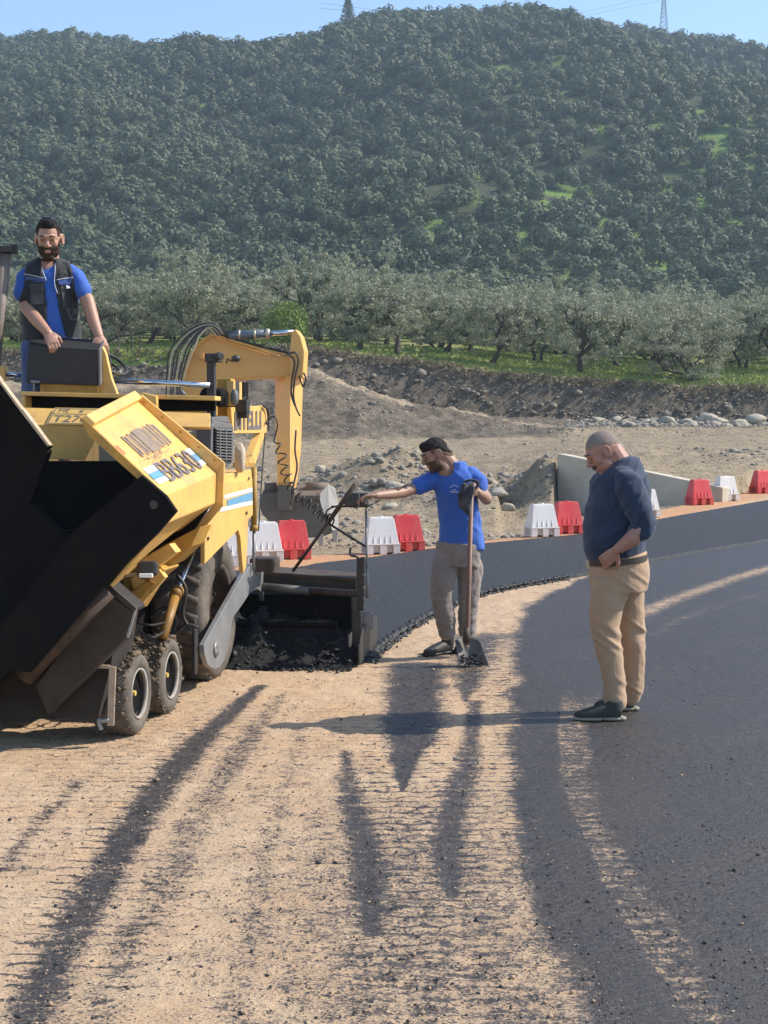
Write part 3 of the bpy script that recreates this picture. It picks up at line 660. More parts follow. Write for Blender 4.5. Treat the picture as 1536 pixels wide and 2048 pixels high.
# ---- the wooded hill
def hill_tree_geo(seed, nq=420):
    rg = np.random.RandomState(seed); ncl = 9; u = rg.normal(size=(ncl, 3)); u[:, 2] = u[:, 2] * .8 + .15; u /= np.linalg.norm(u, axis=1)[:, None]
    cc = u * np.array((1.55, 1.55, 1.35)) * rg.uniform(.5, 1, (ncl, 1)) + np.array((0, 0, 1.9)); rr = rg.uniform(.85, 1.35, ncl)
    k = rg.randint(0, ncl, nq); dv = rg.normal(size=(nq, 3)); dv /= np.linalg.norm(dv, axis=1)[:, None]
    C = cc[k] + dv * (rr[k] * rg.uniform(.75, 1.02, nq))[:, None]; C[:, 2] = np.maximum(C[:, 2], .15)
    N = dv * 1.4 + (C - np.array((0, 0, 1.8))) * .45 + rg.normal(0, .22, (nq, 3))
    V, Fq = quads(C, N, rg.uniform(.20, .38, nq), rg.uniform(.14, .28, nq), rg)
    return V, Fq, np.repeat(rg.uniform(0, 1, nq), 4)
HT = [hill_tree_geo(100 + i) for i in range(7)]
HTm = []
for V, Fq, tn in HT:
    me = mesh_from('crown', V, Fq); setattr_f(me, 'tint', tn); me.materials.append(M_hill)
    tb = MB().tube([(0, 0, -.5), (.1, 0, .8), (0, .1, 2.4)], [.22, .17, .08], 6); o = tb.build('trunk', M_bark, None, True); HTm.append((me, o.data)); bpy.data.objects.remove(o)
rg = np.random.RandomState(12); pts = []
D = 172.0
while D < 500:
    sp_ = 4.0; x = -.36 * D
    while x < .36 * D:
        xx, dd = x + rg.uniform(-1.5, 1.5), D + rg.uniform(-1.9, 1.9); px = 768 + F * xx / dd
        keep = .97
        cl = vnoise(np.array([[xx / 16, dd / 24, 0]]), 61)[0]
        if px > 880: keep = .97 - .30 * max(0, cl) * (dd < 380)
        if 800 < px < 900 and 205 < dd < 240: keep = .55
        if rg.uniform() < keep: pts.append((xx, dd, px, rg.uniform(.62, 1.2) * (1.22 if px < 850 else 1.08)))
        x += sp_ * (.98 if px > 900 else .86)
    D += sp_ * 1.08
pts = np.array(pts); zt = terr_z(pts[:, 0], pts[:, 1])
pyy = HOR - (zt - CAMH) / pts[:, 1] * F
vis = (pts[:, 2] > -20) & (pts[:, 2] < 1556) & (pyy < 575) & (pyy > -20)
order = np.argsort(np.where(vis, pts[:, 1], 1e6)); big = set(order[:300].tolist())
for i in order[:300]:
    k = rg.randint(0, 7); s_ = pts[i, 3]; e = thing('hillside_tree', (pts[i, 0], pts[i, 1], zt[i] - .3), 'olive tree on the lower slope of the wooded hill', 'tree', 'olive trees on the lower hillside', rg.uniform(0, 6.28)); e.scale = (s_ * 1.05, s_ * 1.05, s_)
    link('crown', HTm[k][0], None, e); link('trunk', HTm[k][1], None, e)
Vs, Fs, Ts, nv = [], [], [], 0
for i in range(len(pts)):
    if i in big: continue
    V, Fq, tn = HT[rg.randint(0, 7)]; a = rg.uniform(0, 6.28); s_ = pts[i, 3]; c, s = math.cos(a) * s_ * 1.05, math.sin(a) * s_ * 1.05
    if pts[i, 1] > 330: V = V.reshape(-1, 4, 3)[::2]; ctr = V.mean(1, keepdims=True); V = ((V - ctr) * 1.38 + ctr).reshape(-1, 3); tn = tn.reshape(-1, 4)[::2].ravel()
    W = np.stack([V[:, 0] * c - V[:, 1] * s + pts[i, 0], V[:, 0] * s + V[:, 1] * c + pts[i, 1], V[:, 2] * s_ + zt[i] - .3], -1)
    Vs.append(W.astype(np.float32)); Ts.append(np.clip(tn * .6 + rg.uniform(-.15, .45), 0, 1)); nv += len(V)
Vs = np.concatenate(Vs); me = mesh_from('hillside_wood', Vs, np.arange(len(Vs)).reshape(-1, 4)); setattr_f(me, 'tint', np.concatenate(Ts))
tag(link('hillside_wood', me, M_hill), 'dense wood of small trees covering the upper hill', None, None, 'stuff')
print('hill trees', len(pts), 'verts', len(Vs))

# ---- conifer on the ridge, pylon, wires, pole
def ridge(px, D=476): x, y, z = on_terr(px, D); return np.array((x, y, z))
p = ridge(697); rg = np.random.RandomState(4); Cs, Ns = [], []
Hc = 11.5
for k in range(26):
    h = 3.0 + (Hc - 3.0) * (k / 25) ** .9; rad = 3.6 * (1 - (h - 2) / (Hc - 1)) ** .75 * rg.uniform(.7, 1.1) + .2
    for j in range(9):
        a = rg.uniform(0, 6.28); m_ = 9; rr = rg.uniform(.1, 1, m_) * rad; Cs.append(np.stack([np.cos(a) * rr, np.sin(a) * rr, h + .18 * rr + rg.normal(0, .15, m_)], -1)); Ns.append(np.tile((math.cos(a) * .4, math.sin(a) * .4, 1), (m_, 1)))
Cs = np.concatenate(Cs); Ns = np.concatenate(Ns) + rg.normal(0, .4, (len(Cs), 3)); V, Fq = quads(Cs, Ns, rg.uniform(.25, .5, len(Cs)), rg.uniform(.12, .25, len(Cs)), rg)
me = mesh_from('crown', V, Fq); setattr_f(me, 'tint', np.repeat(rg.uniform(0, .5, len(Cs)), 4))
e = thing('conifer_tree', p - (0, 0, .5), 'tall pointed conifer standing on the ridge line', 'tree'); link('crown', me, M_hill, e)
MB().tube([p - (0, 0, 1), p + (0, 0, 6), p + (0, 0, Hc)], [.3, .2, .04], 6).build('trunk', M_bark, e)
M_steel = flat('galvanised_steel', (.30, .31, .33), .5, .4)
p = ridge(1318, 484) - (0, 0, 1); mb = MB(); Hp = 24
def pw(h): return 1.75 - 1.25 * min(h / 17, 1)
for sx in (-1, 1):
    for sy in (-1, 1): mb.tube([p + (sx * 1.75, sy * 1.75, 0), p + (sx * .5, sy * .5, 17), p + (sx * .25, sy * .25, Hp)], .09, 4)
h = 1.0
while h < 17:
    dh = max(1.0, 1.5 * pw(h)); a, b = pw(h), pw(h + dh)
    for s1 in (-1, 1):
        mb.tube([p + (-a, s1 * a, h), p + (b, s1 * b, h + dh)], .05, 4); mb.tube([p + (a, s1 * a, h), p + (-b, s1 * b, h + dh)], .05, 4)
        mb.tube([p + (s1 * a, -a, h), p + (s1 * b, b, h + dh)], .05, 4)
    mb.tube([p + (-a, -a, h), p + (a, -a, h)], .05, 4); h += dh
e = thing('pylon', p, 'steel lattice electricity pylon on the right of the ridge', 'pylon'); mb.build('lattice', M_steel, e)
arm = MB()
for hh, ww in ((18, 3.6), (20.5, 3.0), (23, 2.4)): arm.tube([p + (-ww, 0, hh), p + (0, 0, hh + .5), p + (ww, 0, hh)], .09, 4)
arm.build('crossarm', M_steel, e)
for i, (y0, y1, y2) in enumerate(((14, 44, 20), (24, 52, 30))):
    a, b, c = P(640, y0 - 8, 430), P(1010, y1, 440), P(1330, y2 - 30, 470); pts_ = curve([a, b, c], 14)
    tag(MB().tube(pts_, .045, 4).build('power_line', flat('wire_metal', (.32, .33, .34), .5, .5), None), ('upper' if not i else 'lower') + ' thin power line crossing in front of the hill top', 'power line', 'power lines')
x, y, z = on_terr(988, 215); o = MB().tube([(x, y, z - 1), (x, y, z + 6.5)], [.09, .06], 8); e = thing('utility_pole', (x, y, z), 'thin pole standing among olive trees at the foot of the hill', 'pole'); o.build('shaft', M_bark, e)
MB().box((x, y - .1, z + 6.6), (.16, .12, .10)).build('cap', flat('lamp_grey', (.6, .6, .6), .5), e)
for i, px in enumerate((238, 265, 281)):
    x, y, z = on_terr(px, 72.5 + i * .4); tag(MB().tube([(x, y, z - .2), (x + .05, y, z + 1.2 - .2 * i)], [.05, .04], 6).build('fence_post', M_bark, None, base=(x, y, z)), ('tallest ' if i == 0 else 'middle ' if i == 1 else 'shortest ') + 'thin fence post below the olives right of the operator', 'post', 'fence posts')

# ---- retaining wall
t = NT('cast_concrete'); v = t.coord((1, 1, 1)); vh = t.coord((.6, .6, 5)); a = t.noise(2.2, 5, .6, v); b_ = t.noise(5, 5, .65, vh)
t.set(Base_Color=t.mix(t.ramp(a, [(.3, 0), (.7, 1)]), t.mix(b_, (.34, .285, .22, 1), (.52, .45, .35, 1)), (.56, .49, .39, 1)), Roughness=.85); t.bump(t.math('ADD', b_, t.noise(40, 4, .6, v)), .4, .03); M_conc = t.m
wA = P(1115, 907, 33.5); wB = P(1445, 975, 30.6); zb = -.35
wA2, wB2 = wA.copy(), wB.copy(); wA2[2] = zb; wB2[2] = roadz(30) - .25
nrm = np.cross(wB - wA, (0, 0, 1)); nrm[2] = 0; nrm /= np.linalg.norm(nrm); nrm = nrm if nrm[1] > 0 else -nrm; th = nrm * .30
mb = MB().hexa([wA2, wB2, wB, wA], [wA2 + th, wB2 + th, wB + th, wA + th]); mb.build('retaining_wall', M_conc, None, bevel=.015, base=(wA2[0], wA2[1], 0))
o = bpy.data.objects['retaining_wall']; tag(o, 'sloping board-marked concrete wall behind the man in navy shirt', 'wall')
# earth bank piled against the free end
mb = MB(); ex = wA + np.array((-.4, .6, 0)); n = 40; V = []; 
u = np.linspace(-1, 1, n); UX, UY = np.meshgrid(u, u); r_ = np.sqrt(UX ** 2 + UY ** 2); hh = np.clip(1 - r_, 0, 1) ** .9 * .95 + .10 * fbm(n3(UX * 4, UY * 4), 4, 80) * (r_ < .97)
XX = ex[0] - 3.2 + UX * 3.0; YY = ex[1] + 2.6 + UY * 3.0; ZZ = terr_z(XX, YY) - .06 + hh
XX2 = XX; idx = np.arange(n * n).reshape(n, n); Fc = np.stack([idx[:-1, :-1], idx[:-1, 1:], idx[1:, 1:], idx[1:, :-1]], -1).reshape(-1, 4)
me = mesh_from('gravel_heap', np.stack([XX.ravel(), YY.ravel(), ZZ.ravel()], -1), Fc, True); 
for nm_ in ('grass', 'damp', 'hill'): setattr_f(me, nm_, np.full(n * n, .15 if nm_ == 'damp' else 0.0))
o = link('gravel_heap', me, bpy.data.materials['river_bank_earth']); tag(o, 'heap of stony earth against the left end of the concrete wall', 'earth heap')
rg = np.random.RandomState(77); k = rg.randint(0, n * n, 700); pp = np.stack([XX.ravel()[k], YY.ravel()[k], ZZ.ravel()[k]], -1) + rg.normal(0, .05, (700, 3)) * (1, 1, 0)
scatter('heap_stones', pp, rg.gamma(2, .025, 700) + .02, M_stone, .7, 78)

# ---- plastic barriers
M_red = worn('red_plastic', (.66, .04, .045), (.45, .26, .18), .6, .42, 0, 3, .05); M_white = worn('white_plastic', (.78, .73, .69), (.42, .30, .21), .7, .45, 0, 3, .05)
def barrier_mesh(mat):
    w, d, h = .25, .18, .52; mb = MB()
    def ringat(z, a, b, g=0): return [(-a, -b, z), (a, -b, z), (a, b, z), (-a, b, z)]
    mb.hexa(ringat(.13, w, d), ringat(.15, w, d)); mb.hexa(ringat(.15, w * .93, d * .86), ringat(h - .015, w * .72, d * .42)); mb.hexa(ringat(h - .015, w * .68, d * .37), ringat(h, w * .67, d * .35))
    for sx in (-.78, 0, .78): mb.box((sx * w, 0, .065), (w * .19, d * .99, .065))
    mb.box((0, 0, .075), (w * .97, d * .62, .055)); 
    ribs = mb
    for k in range(4):
        x = (-.56 + k * .37) * w * .9
        for s in (-1, 1):
            z0, z1 = .16, .34; y0 = d * (.86 - .44 * (z0 - .15) / .335); y1 = d * (.86 - .44 * (z1 - .15) / .335)
            ribs.add([(x - .016, s * (y0 + .004), z0), (x + .016, s * (y0 + .004), z0), (x, s * (y1 + .001), z1), (x, s * (y0 + .016), z0 + .005)], [(0, 1, 3), (1, 2, 3), (2, 0, 3), (0, 2, 1)])
    cap = MB().tube([(0, 0, h - .01), (0, 0, h + .015)], .035, 12)
    o1 = mb.build('shell', mat, None, bevel=.012); o3 = cap.build('cap', mat, None); return [o1, o3]
PB = {'red': barrier_mesh(M_red), 'white': barrier_mesh(M_white)}
def put_barrier(col, px, py, rz, label, sc_=1):
    g = G(px, py); e = thing('plastic_barrier', g, label, 'barrier', 'red and white plastic road barriers', R(rz)); e.scale = (sc_,) * 3
    for q in PB[col]: c = q.copy(); COL.objects.link(c); c.parent = e
for a in [('white', 468, 1131, 14, 'white plastic barrier half hidden behind the paver wheel'), ('white', 527, 1121, 14, 'white plastic barrier left of the red one behind the paver'), ('red', 583, 1117, 14, 'red plastic barrier behind the screed at the left'),
          ('white', 761, 1107, 14, 'white plastic barrier behind the screed control box'), ('red', 812, 1101, 14, 'red plastic barrier left of the worker in blue tee'),
          ('white', 1083, 1072, 17, 'white plastic barrier between the two standing men'), ('red', 1133, 1066, 17, 'red plastic barrier left of the man in navy shirt'),
          ('white', 1289, 1034, 20, 'white plastic barrier mostly hidden behind the back of the man in navy'), ('red', 1398, 1009, 20, 'red plastic barrier in front of the low end of the concrete wall'), ('white', 1450, 1001, 20, 'white plastic barrier at the low end of the concrete wall'),
          ('red', 1524, 986, 22, 'red plastic barrier at the right edge of the photo'), ('white', 1590, 973, 22, 'white plastic barrier beyond the right edge')]:
    put_barrier(*a)
for k in PB:
    for q in PB[k]: bpy.data.objects.remove(q)

# ---- the air
bm = MB().box((0, 380, 84), (520, 420, 90)); 
hz = bm.build('haze', None, None); t = NT('haze_air'); t.t.nodes.remove(t.b); pv = t.n('ShaderNodeVolumePrincipled')
pv.inputs['Color'].default_value = (.60, .78, .97, 1); pv.inputs['Density'].default_value = .00040; pv.inputs['Anisotropy'].default_value = .2
t.l(pv.outputs[0], t.t.nodes['Material Output'].inputs['Volume']); hz.data.materials.append(t.m); tag(hz, kind='stuff')
# ============================================================= PAVER
YEL = (.78, .455, .12)
M_yel = worn('yellow_paint', YEL, (.24, .17, .10), .75, .42, 0, 4, .08)
M_yeld = worn('grimy_shaded_yellow_paint', (.50, .27, .04), (.06, .045, .03), .9, .6, 0, 7, .25)  # grime, plus shade painted in for the plates under the hopper
M_black = worn('asphalt_caked_steel', (.0065, .006, .0065), (.022, .016, .013), .6, .85, 0, 7, .6); M_black.node_tree.nodes['Principled BSDF'].inputs['Specular IOR Level'].default_value = .12
M_steeld = worn('sooty_grey_steel', (.12, .115, .11), (.05, .035, .03), .8, .5, .4, 8, .2)
M_rust = worn('rusty_brown_steel', (.055, .036, .028), (.20, .15, .11), .6, .7, .2, 8, .4)
M_grey = worn('worn_grey_steel', (.30, .30, .30), (.12, .10, .09), .8, .5, .5, 7, .2)
M_dark = worn('dark_steel', (.035, .033, .033), (.12, .10, .085), .6, .5, .4, 8, .3)
M_plastic = worn('grey_plastic', (.115, .11, .115), (.25, .2, .15), .45, .55, 0, 9, .1)
M_rubber = worn('dusty_rubber', (.075, .066, .058), (.26, .20, .145), .9, .85, 0, 6, .4)
M_mud = crumb_mat('dried_mud', (.20, .145, .09), (.085, .064, .045), .95, 60)
M_chrome = flat('chrome_bar', (.62, .64, .68), .18, 1)
M_white_p = worn('white_stripe_paint', (.80, .78, .72), (.5, .4, .25), .3, .45); M_blue_p = worn('blue_stripe_paint', (.11, .30, .48), (.35, .35, .3), .45, .45)
M_ink = worn('faded_dark_lettering', (.11, .10, .125), (.5, .32, .1), .55, .6, 0, 14, .02)
M_plate = worn('licence_plate_enamel', (.70, .45, .12), (.3, .2, .1), .3, .45)
PV = thing('asphalt_paver', L(-1.05, 1.2, 0), 'yellow wheeled asphalt paver with folded hopper wings and grimy black hopper', 'paver')
def fr(px, py, s=-.75): return Us(px, py, s)
rr = lambda px, py, s=.35: Us(px, py, s)
def plate(mb, q, th):                    # quad plate thickened by th along its normal
    n = np.cross(q[1] - q[0], q[-1] - q[0]); n /= np.linalg.norm(n); mb.prism(q, n * th); return n
A_, D_, G_, H_ = fr(174, 848), fr(330, 990), fr(330, 1047), fr(225, 1175)
B_, C_, C2_, H2_ = rr(271, 797), rr(433, 947), rr(431, 1006), rr(300, 1110)
mb = MB()
plate(mb, [A_, D_, C_, B_], -.02); plate(mb, [D_, G_, C2_, C_], -.02); plate(mb, [G_, H_, H2_, C2_], -.02)
wing = mb.build('hopper_wing', M_yel, PV, bevel=.006)
# top lip and rear flange
mb = MB(); up_ = (B_ - C_); up_ /= np.linalg.norm(up_); pn = np.cross(D_ - A_, B_ - A_); pn /= np.linalg.norm(pn); pn = pn if pn[0] > 0 else -pn
mb.prism([A_ - up_ * .03, B_ - up_ * .03, B_ + up_ * .035, A_ + up_ * .035], pn * .035)
mb.build('top_lip', M_yel, wing, bevel=.006)
outer = [rr(282, 789), rr(448, 925), rr(446, 1011), rr(402, 1063)]; inner = [rr(268, 799), rr(431, 949), rr(429, 1005), rr(390, 1057)]
mb = MB()
for i in range(3): mb.hexa([outer[i], outer[i + 1], inner[i + 1], inner[i]], [p + PS * .025 for p in (outer[i], outer[i + 1], inner[i + 1], inner[i])])
mb.build('rear_flange', M_yel, wing, bevel=.003)
mb = MB().prism([fr(157, 832), fr(176, 846), fr(331, 991), fr(322, 1003), fr(283, 965), fr(178, 872)], PS * .03)
mb.build('front_edge', M_yeld, wing)
# lettering and stripes on the wing
def onwing(u, v, k=.0235): return (A_ * (1 - u) + B_ * u) * (1 - v) + (D_ * (1 - u) + C_ * u) * v + pn * .004
def wquad(u0, v0, u1, v1): return [onwing(u0, v1), onwing(u1, v1), onwing(u1, v0), onwing(u0, v0)]
for nm_, v0, v1, m_ in (('white_stripe', .665, .735, M_white_p), ('blue_stripe', .739, .815, M_blue_p), ('white_stripe', .819, .875, M_white_p)):
    for (u0, u1) in ((.06, .27), (.86, .995)): MB().add(wquad(u0, v0, u1, v1), [(0, 1, 2, 3)]).build(nm_, m_, wing)
text_mesh('BB630', [p + pn * .003 for p in wquad(.24, .655, .90, .905)], (0, 0, 0), .008).build('lettering', M_ink, wing)
mb = MB(); u_ = .22
for k, (w_, gp_) in enumerate(((.022, .014), (.03, .010), (.014, .012), (.022, .010), (.035, .006), (.012, .012), (.16, .004), (.03, .006), (.022, .008), (.014, .01), (.03, .008), (.012, .012), (.022, .012), (.016, .01), (.034, .0))):
    v0_, v1_ = .27 + .015 * (k % 3), .56 - .012 * ((k * 2) % 3); q_ = wquad(u_, v0_, u_ + w_, v1_); mb.add([p + pn * .002 for p in q_], [(0, 1, 2, 3)]); u_ += w_ + gp_
mb.build('faded_lettering', worn('rubbed_off_lettering', (.16, .13, .12), (.62, .38, .12), .75, .6, 0, 30, .02), wing)
st_ = MB(); rg = np.random.RandomState(2)
for k in range(260):
    u = np.clip(.42 + rg.normal(0, .14), .1, .9); v = np.clip(.16 + abs(rg.normal(0, .05)), 0, .3) if k < 40 else np.clip(.60 + rg.normal(0, .03), .5, .66)
    c = onwing(u, v) + pn * .001; a = rg.uniform(.001, .0042); d1 = (B_ - A_) / np.linalg.norm(B_ - A_); st_.add([c - d1 * a * 2, c + up_ * a, c + d1 * a * 2, c - up_ * a], [(0, 1, 2, 3)])
st_.build('grime_specks', M_ink, wing)['kind'] = 'stuff'
rs = MB().add(wquad(.02, .33, .07, .45), [(0, 1, 2, 3)]); rs.build('red_scrape', flat('red_scrape_paint', (.55, .16, .06), .6), wing)
# front guard plate and hopper inside
g = lambda px, py: Us(px, py, -.80)
mb = MB().prism([g(283, 951), g(331, 992), g(352, 1023), g(313, 1068), g(210, 1168), g(60, 1345), g(-60, 1330), g(60, 1180), g(150, 1060)], PS * .04)
gp = mb.build('front_guard', M_black, PV); MB().ring(g(308, 1009) - PS * .004, PS, [(.001, -.004), (.021, -.004), (.023, 0), (.017, .003), (.001, .003)], 20).build('bolt', M_dark, gp)
mb = MB(); i0 = lambda px, py: Us(px, py, .30)
mb.prism([i0(-300, 922), i0(230, 922), i0(420, 960), i0(420, 1010), i0(250, 1260), i0(-300, 1260)], PS * .04)
inn = fr(-20, 1250, -.75); inr = rr(40, 1180, .3)
plate(mb, [fr(183, 862), fr(322, 1000), rr(425, 960), rr(268, 812)], -.012)
plate(mb, [fr(322, 1000), fr(322, 1044), rr(420, 1000), rr(425, 962)], -.012)
plate(mb, [fr(322, 1050), fr(-60, 1420), rr(0, 1380), rr(420, 1010)], -.012)
mb.build('hopper_inside', M_black, PV)
# left wing folded right over
q0 = [Us(-150, 575, -.6), Us(0, 765, -.6), Us(42, 822, -.6), Us(97, 893, -.6)]
mb = MB(); ln = PS * .07
for a, b in zip(q0[:-1], q0[1:]):
    dn = np.cross(b - a, PS); dn /= np.linalg.norm(dn); dn = dn if dn[2] < 0 else -dn
    mb.hexa([a, b, b + ln, a + ln], [a + dn * .03, b + dn * .03, b + dn * .03 + ln, a + dn * .03 + ln])
lw = mb.build('hopper_wing', M_black, PV)
mb = MB(); 
for a, b in zip(q0[:-1], q0[1:]):
    dn = np.cross(b - a, PS); dn /= np.linalg.norm(dn); dn = dn if dn[2] > 0 else -dn; e0 = -PS * .012
    j = rnd.uniform(.010, .022); mb.hexa([a + e0, b + e0, b + e0 + PS * .05, a + e0 + PS * .05], [a + e0 + dn * j, b + e0 + dn * .012, b + e0 + dn * .012 + PS * .05, a + e0 + dn * j + PS * .05])
mb.build('worn_edge', worn('scuffed_wing_edge', (.55, .42, .28), (.05, .04, .03), .9, .7, 0, 22, .5), lw)
pL = [Us(-150, 575, -.6), Us(-170, 1380, -.6)]
MB().hexa([pL[0], pL[1], pL[1] + ln, pL[0] + ln], [p + PR * .03 for p in (pL[0], pL[1], pL[1] + ln, pL[0] + ln)]).build('wing_side', M_black, lw)
# sagging black load hanging below the left wing
mb = MB().prism([Us(-150, 600, -.5), Us(0, 785, -.5), Us(96, 902, -.5), Us(60, 1010, -.5), Us(190, 1120, -.5), Us(60, 1300, -.5), Us(-150, 1400, -.5)], PS * .06)
mb.build('hopper_gate', M_black, PV)
# lower front: apron, roller beam, box plate
f2 = lambda px, py, s=-.42: Us(px, py, s)
MB().prism([f2(-200, 1150), f2(205, 1175), f2(232, 1262), f2(222, 1330), f2(196, 1434), f2(-200, 1448)], PS * .35).build('front_apron', worn('sooty_steel', (.014, .011, .009), (.05, .036, .026), .8, .8, 0, 3, .5), PV)
f3 = lambda px, py: Us(px, py, -.55)
MB().tube([f3(48, 1352), f3(130, 1265), f3(214, 1178)], .062, 16).build('push_roller', M_rust, PV, True)
MB().prism([f3(206, 1176), f3(216, 1166), f3(273, 1216), f3(268, 1224), f3(262, 1222)], PS * .16).build('roller_bracket', M_dark, PV, bevel=.006)
MB().prism([f3(212, 1185), f3(264, 1224), f3(254, 1274), f3(95, 1430), f3(70, 1372)], PS * .12).build('beam', worn('sooty_brown_steel', (.030, .021, .016), (.10, .07, .05), .7, .8, 0, 5, .5), PV, bevel=.008)
MB().prism([f3(268, 1222), f3(273, 1217), f3(256, 1276), f3(252, 1273)], PS * .02).build('beam_end', M_grey, PV)
# under-hopper frame, chassis
c8 = lambda px, py, s=-.05: Us(px, py, s)
MB().prism([c8(222, 1172), c8(262, 1136), c8(318, 1132), c8(330, 1140), c8(300, 1165), c8(262, 1226), c8(240, 1205)], PS * .3).build('hopper_base', M_yeld, PV, bevel=.01)  # darker yellow carries the grime and the underside shade
MB().prism([c8(262, 1130, -.12), c8(339, 1087, -.12), c8(353, 1105, -.12), c8(318, 1131, -.12)], PS * .1).build('step_plate', M_yel, PV, bevel=.006)
MB().prism([c8(240, 1196, -.1), c8(300, 1160, -.1), c8(312, 1166, -.1), c8(262, 1216, -.1)], PS * .03).build('brace_plate', M_yeld, PV, bevel=.004)
MB().prism([c8(300, 1105, .1), c8(402, 1052, .1), c8(384, 1092, .1), c8(345, 1128, .1), c8(318, 1140, .1), c8(270, 1145, .1)], PS * .25).build('hopper_base', M_yeld, PV, bevel=.01)  # same darker yellow, shade under the wing painted in
for k, (a, b) in enumerate((((262, 1158), (300, 1190)), ((300, 1140), (322, 1165)))): MB().prism([c8(a[0], a[1], -.08), c8(a[0] + 12, a[1] - 8, -.08), c8(b[0] + 8, b[1] - 10, -.08), c8(b[0] - 24, b[1] + 26, -.08)], PS * .06).build('gusset', M_yel, PV)
MB().box(L(-1.15, 1.25, .72), (.78, 1.10, .42), (PR, PS, PZ)).build('chassis', M_black, PV, bevel=.02)
MB().box(L(-1.15, .55, .45), (.75, .5, .20), (PR, PS, PZ)).build('front_axle_beam', M_black, PV, bevel=.02)
MB().box(L(-1.15, 1.9, 1.38), (.98, .55, .04), (PR, PS, PZ)).build('platform', M_dark, PV, bevel=.005)
# front deck with plate
sd1, sd0 = .62, .46
T1, T2 = Us(20, 814, sd1), Us(420, 826, sd1); F1, F2 = Us(20, 849, sd0), Us(420, 854, sd0)
mb = MB(); plate(mb, [F1, F2, T2, T1], -.02); mb.prism([Us(60, 849, sd0), Us(330, 852, sd0), Us(188, 880, sd0), Us(168, 921, sd0), Us(98, 918, sd0)], PS * .02)
deck = mb.build('front_deck', M_yel, PV, bevel=.003)
dnv = np.cross(F2 - F1, T1 - F1); dnv /= np.linalg.norm(dnv); dnv = dnv if dnv[1] < 0 else -dnv
def ondeck(px, py, k=.006):
    d = ray(px, py); return CO + d * (np.dot(F1 + dnv * k - CO, dnv) / np.dot(d, dnv))
pq = [ondeck(92, 848, .012), ondeck(192, 849, .012), ondeck(208, 817, .012), ondeck(110, 815, .012)]
lp = MB().prism(pq, -dnv * .004).build('licence_plate', M_plate, deck, bevel=.001)
def subq(q, u0, v0, u1, v1, off): f = lambda u, v: (q[0] * (1 - u) + q[1] * u) * (1 - v) + (q[3] * (1 - u) + q[2] * u) * v + dnv * off; return [f(u0, v0), f(u1, v0), f(u1, v1), f(u0, v1)]
text_mesh('ME', subq(pq, .12, .70, .33, .90, .002), (0, 0, 0), .0).build('lettering', M_ink, lp)
text_mesh('T276', subq(pq, .08, .12, .80, .54, .002), (0, 0, 0), .01).build('lettering', M_ink, lp)
mb = MB(); 
for q in (subq(pq, .03, .60, .97, .63, .0015), subq(pq, .02, .03, .98, .06, .0015), subq(pq, .02, .92, .98, .95, .0015), subq(pq, .02, .03, .04, .95, .0015)): mb.add(q, [(0, 1, 2, 3)])
mb.build('plate_border', M_ink, lp); MB().ring(subq(pq, .58, .78, .6, .8, .002)[0], dnv, [(.002, 0), (.010, 0), (.012, .001), (.002, .001)], 12).build('plate_seal', M_ink, lp)
# recessed beam
e = lambda px, py, s=.75: Us(px, py, s)
mb = MB().prism([e(42, 783), e(430, 792), e(430, 801), e(42, 791)], PS * .14); mb.prism([e(42, 792), e(50, 792), e(50, 836), e(42, 836)], PS * .14); mb.build('deck_beam', M_yel, PV, bevel=.004)
MB().prism([e(50, 792, .86), e(430, 800, .86), e(430, 822, .86), e(50, 822, .86)], PS * .02).build('recess_panel', M_black, PV)
MB().prism([e(262, 792, .70), e(285, 785, .70), e(312, 792, .70), e(314, 818, .70), e(300, 822, .70), e(262, 800, .70)], PS * .05).build('corner_plate', M_yel, PV, bevel=.004)
# console
k_ = lambda px, py, s: Us(px, py, s)
a0, a1 = k_(51, 766, 1.0), k_(194, 771, 1.0); b0, b1 = k_(57, 690, 1.0), k_(198, 700, 1.0); c0_, c1_ = k_(62, 672, 1.14), k_(203, 680, 1.14)
mb = MB().add([a0, a1, b1, b0, c0_, c1_, c0_ + PS * .12, c1_ + PS * .12, a0 + PS * .26, a1 + PS * .26], [(0, 1, 2, 3), (3, 2, 5, 4), (4, 5, 7, 6), (6, 7, 9, 8), (8, 9, 1, 0), (0, 3, 4, 6, 8), (1, 9, 7, 5, 2)])
con = mb.build('control_console', worn('matt_black_box', (.018, .017, .018), (.06, .05, .04), .5, .65, 0, 9, .1), PV, bevel=.006)
MB().prism([k_(196, 700, .99), k_(205, 681, 1.12), k_(208, 752, 1.12), k_(197, 772, .99)], PR * .012).build('side_panel', M_plastic, con)
MB().prism([k_(204, 692, 1.06), k_(211, 706, 1.06), k_(222, 755, 1.06), k_(235, 790, 1.06), k_(196, 787, 1.06), k_(196, 772, 1.06)], PS * .04).build('bracket', M_yel, con, bevel=.004)
MB().prism([k_(80, 764, 1.03), k_(196, 770, 1.03), k_(196, 790, 1.03), k_(80, 785, 1.03)], PS * .05).build('console_base', M_yeld, con)
MB().tube([k_(68, 781, .98), k_(68, 766, .98)], .006, 6).tube([k_(62, 763, .98), k_(80, 764, .98)], .010, 8).build('latch', M_grey, con)
sw = MB(); cc = P(222, 727, 9.75); ax = np.array((.55, -.35, .75)); ax /= np.linalg.norm(ax); u = np.cross(ax, (0, 0, 1.)); u /= np.linalg.norm(u); v_ = np.cross(ax, u)
sw.tube([cc + .115 * (u * math.cos(a) + v_ * math.sin(a)) for a in np.linspace(0, 2 * math.pi, 28)], .011, 8, caps=False)
for a in (0, 2.1, 4.2): sw.tube([cc, cc + .115 * (u * math.cos(a) + v_ * math.sin(a))], .008, 6)
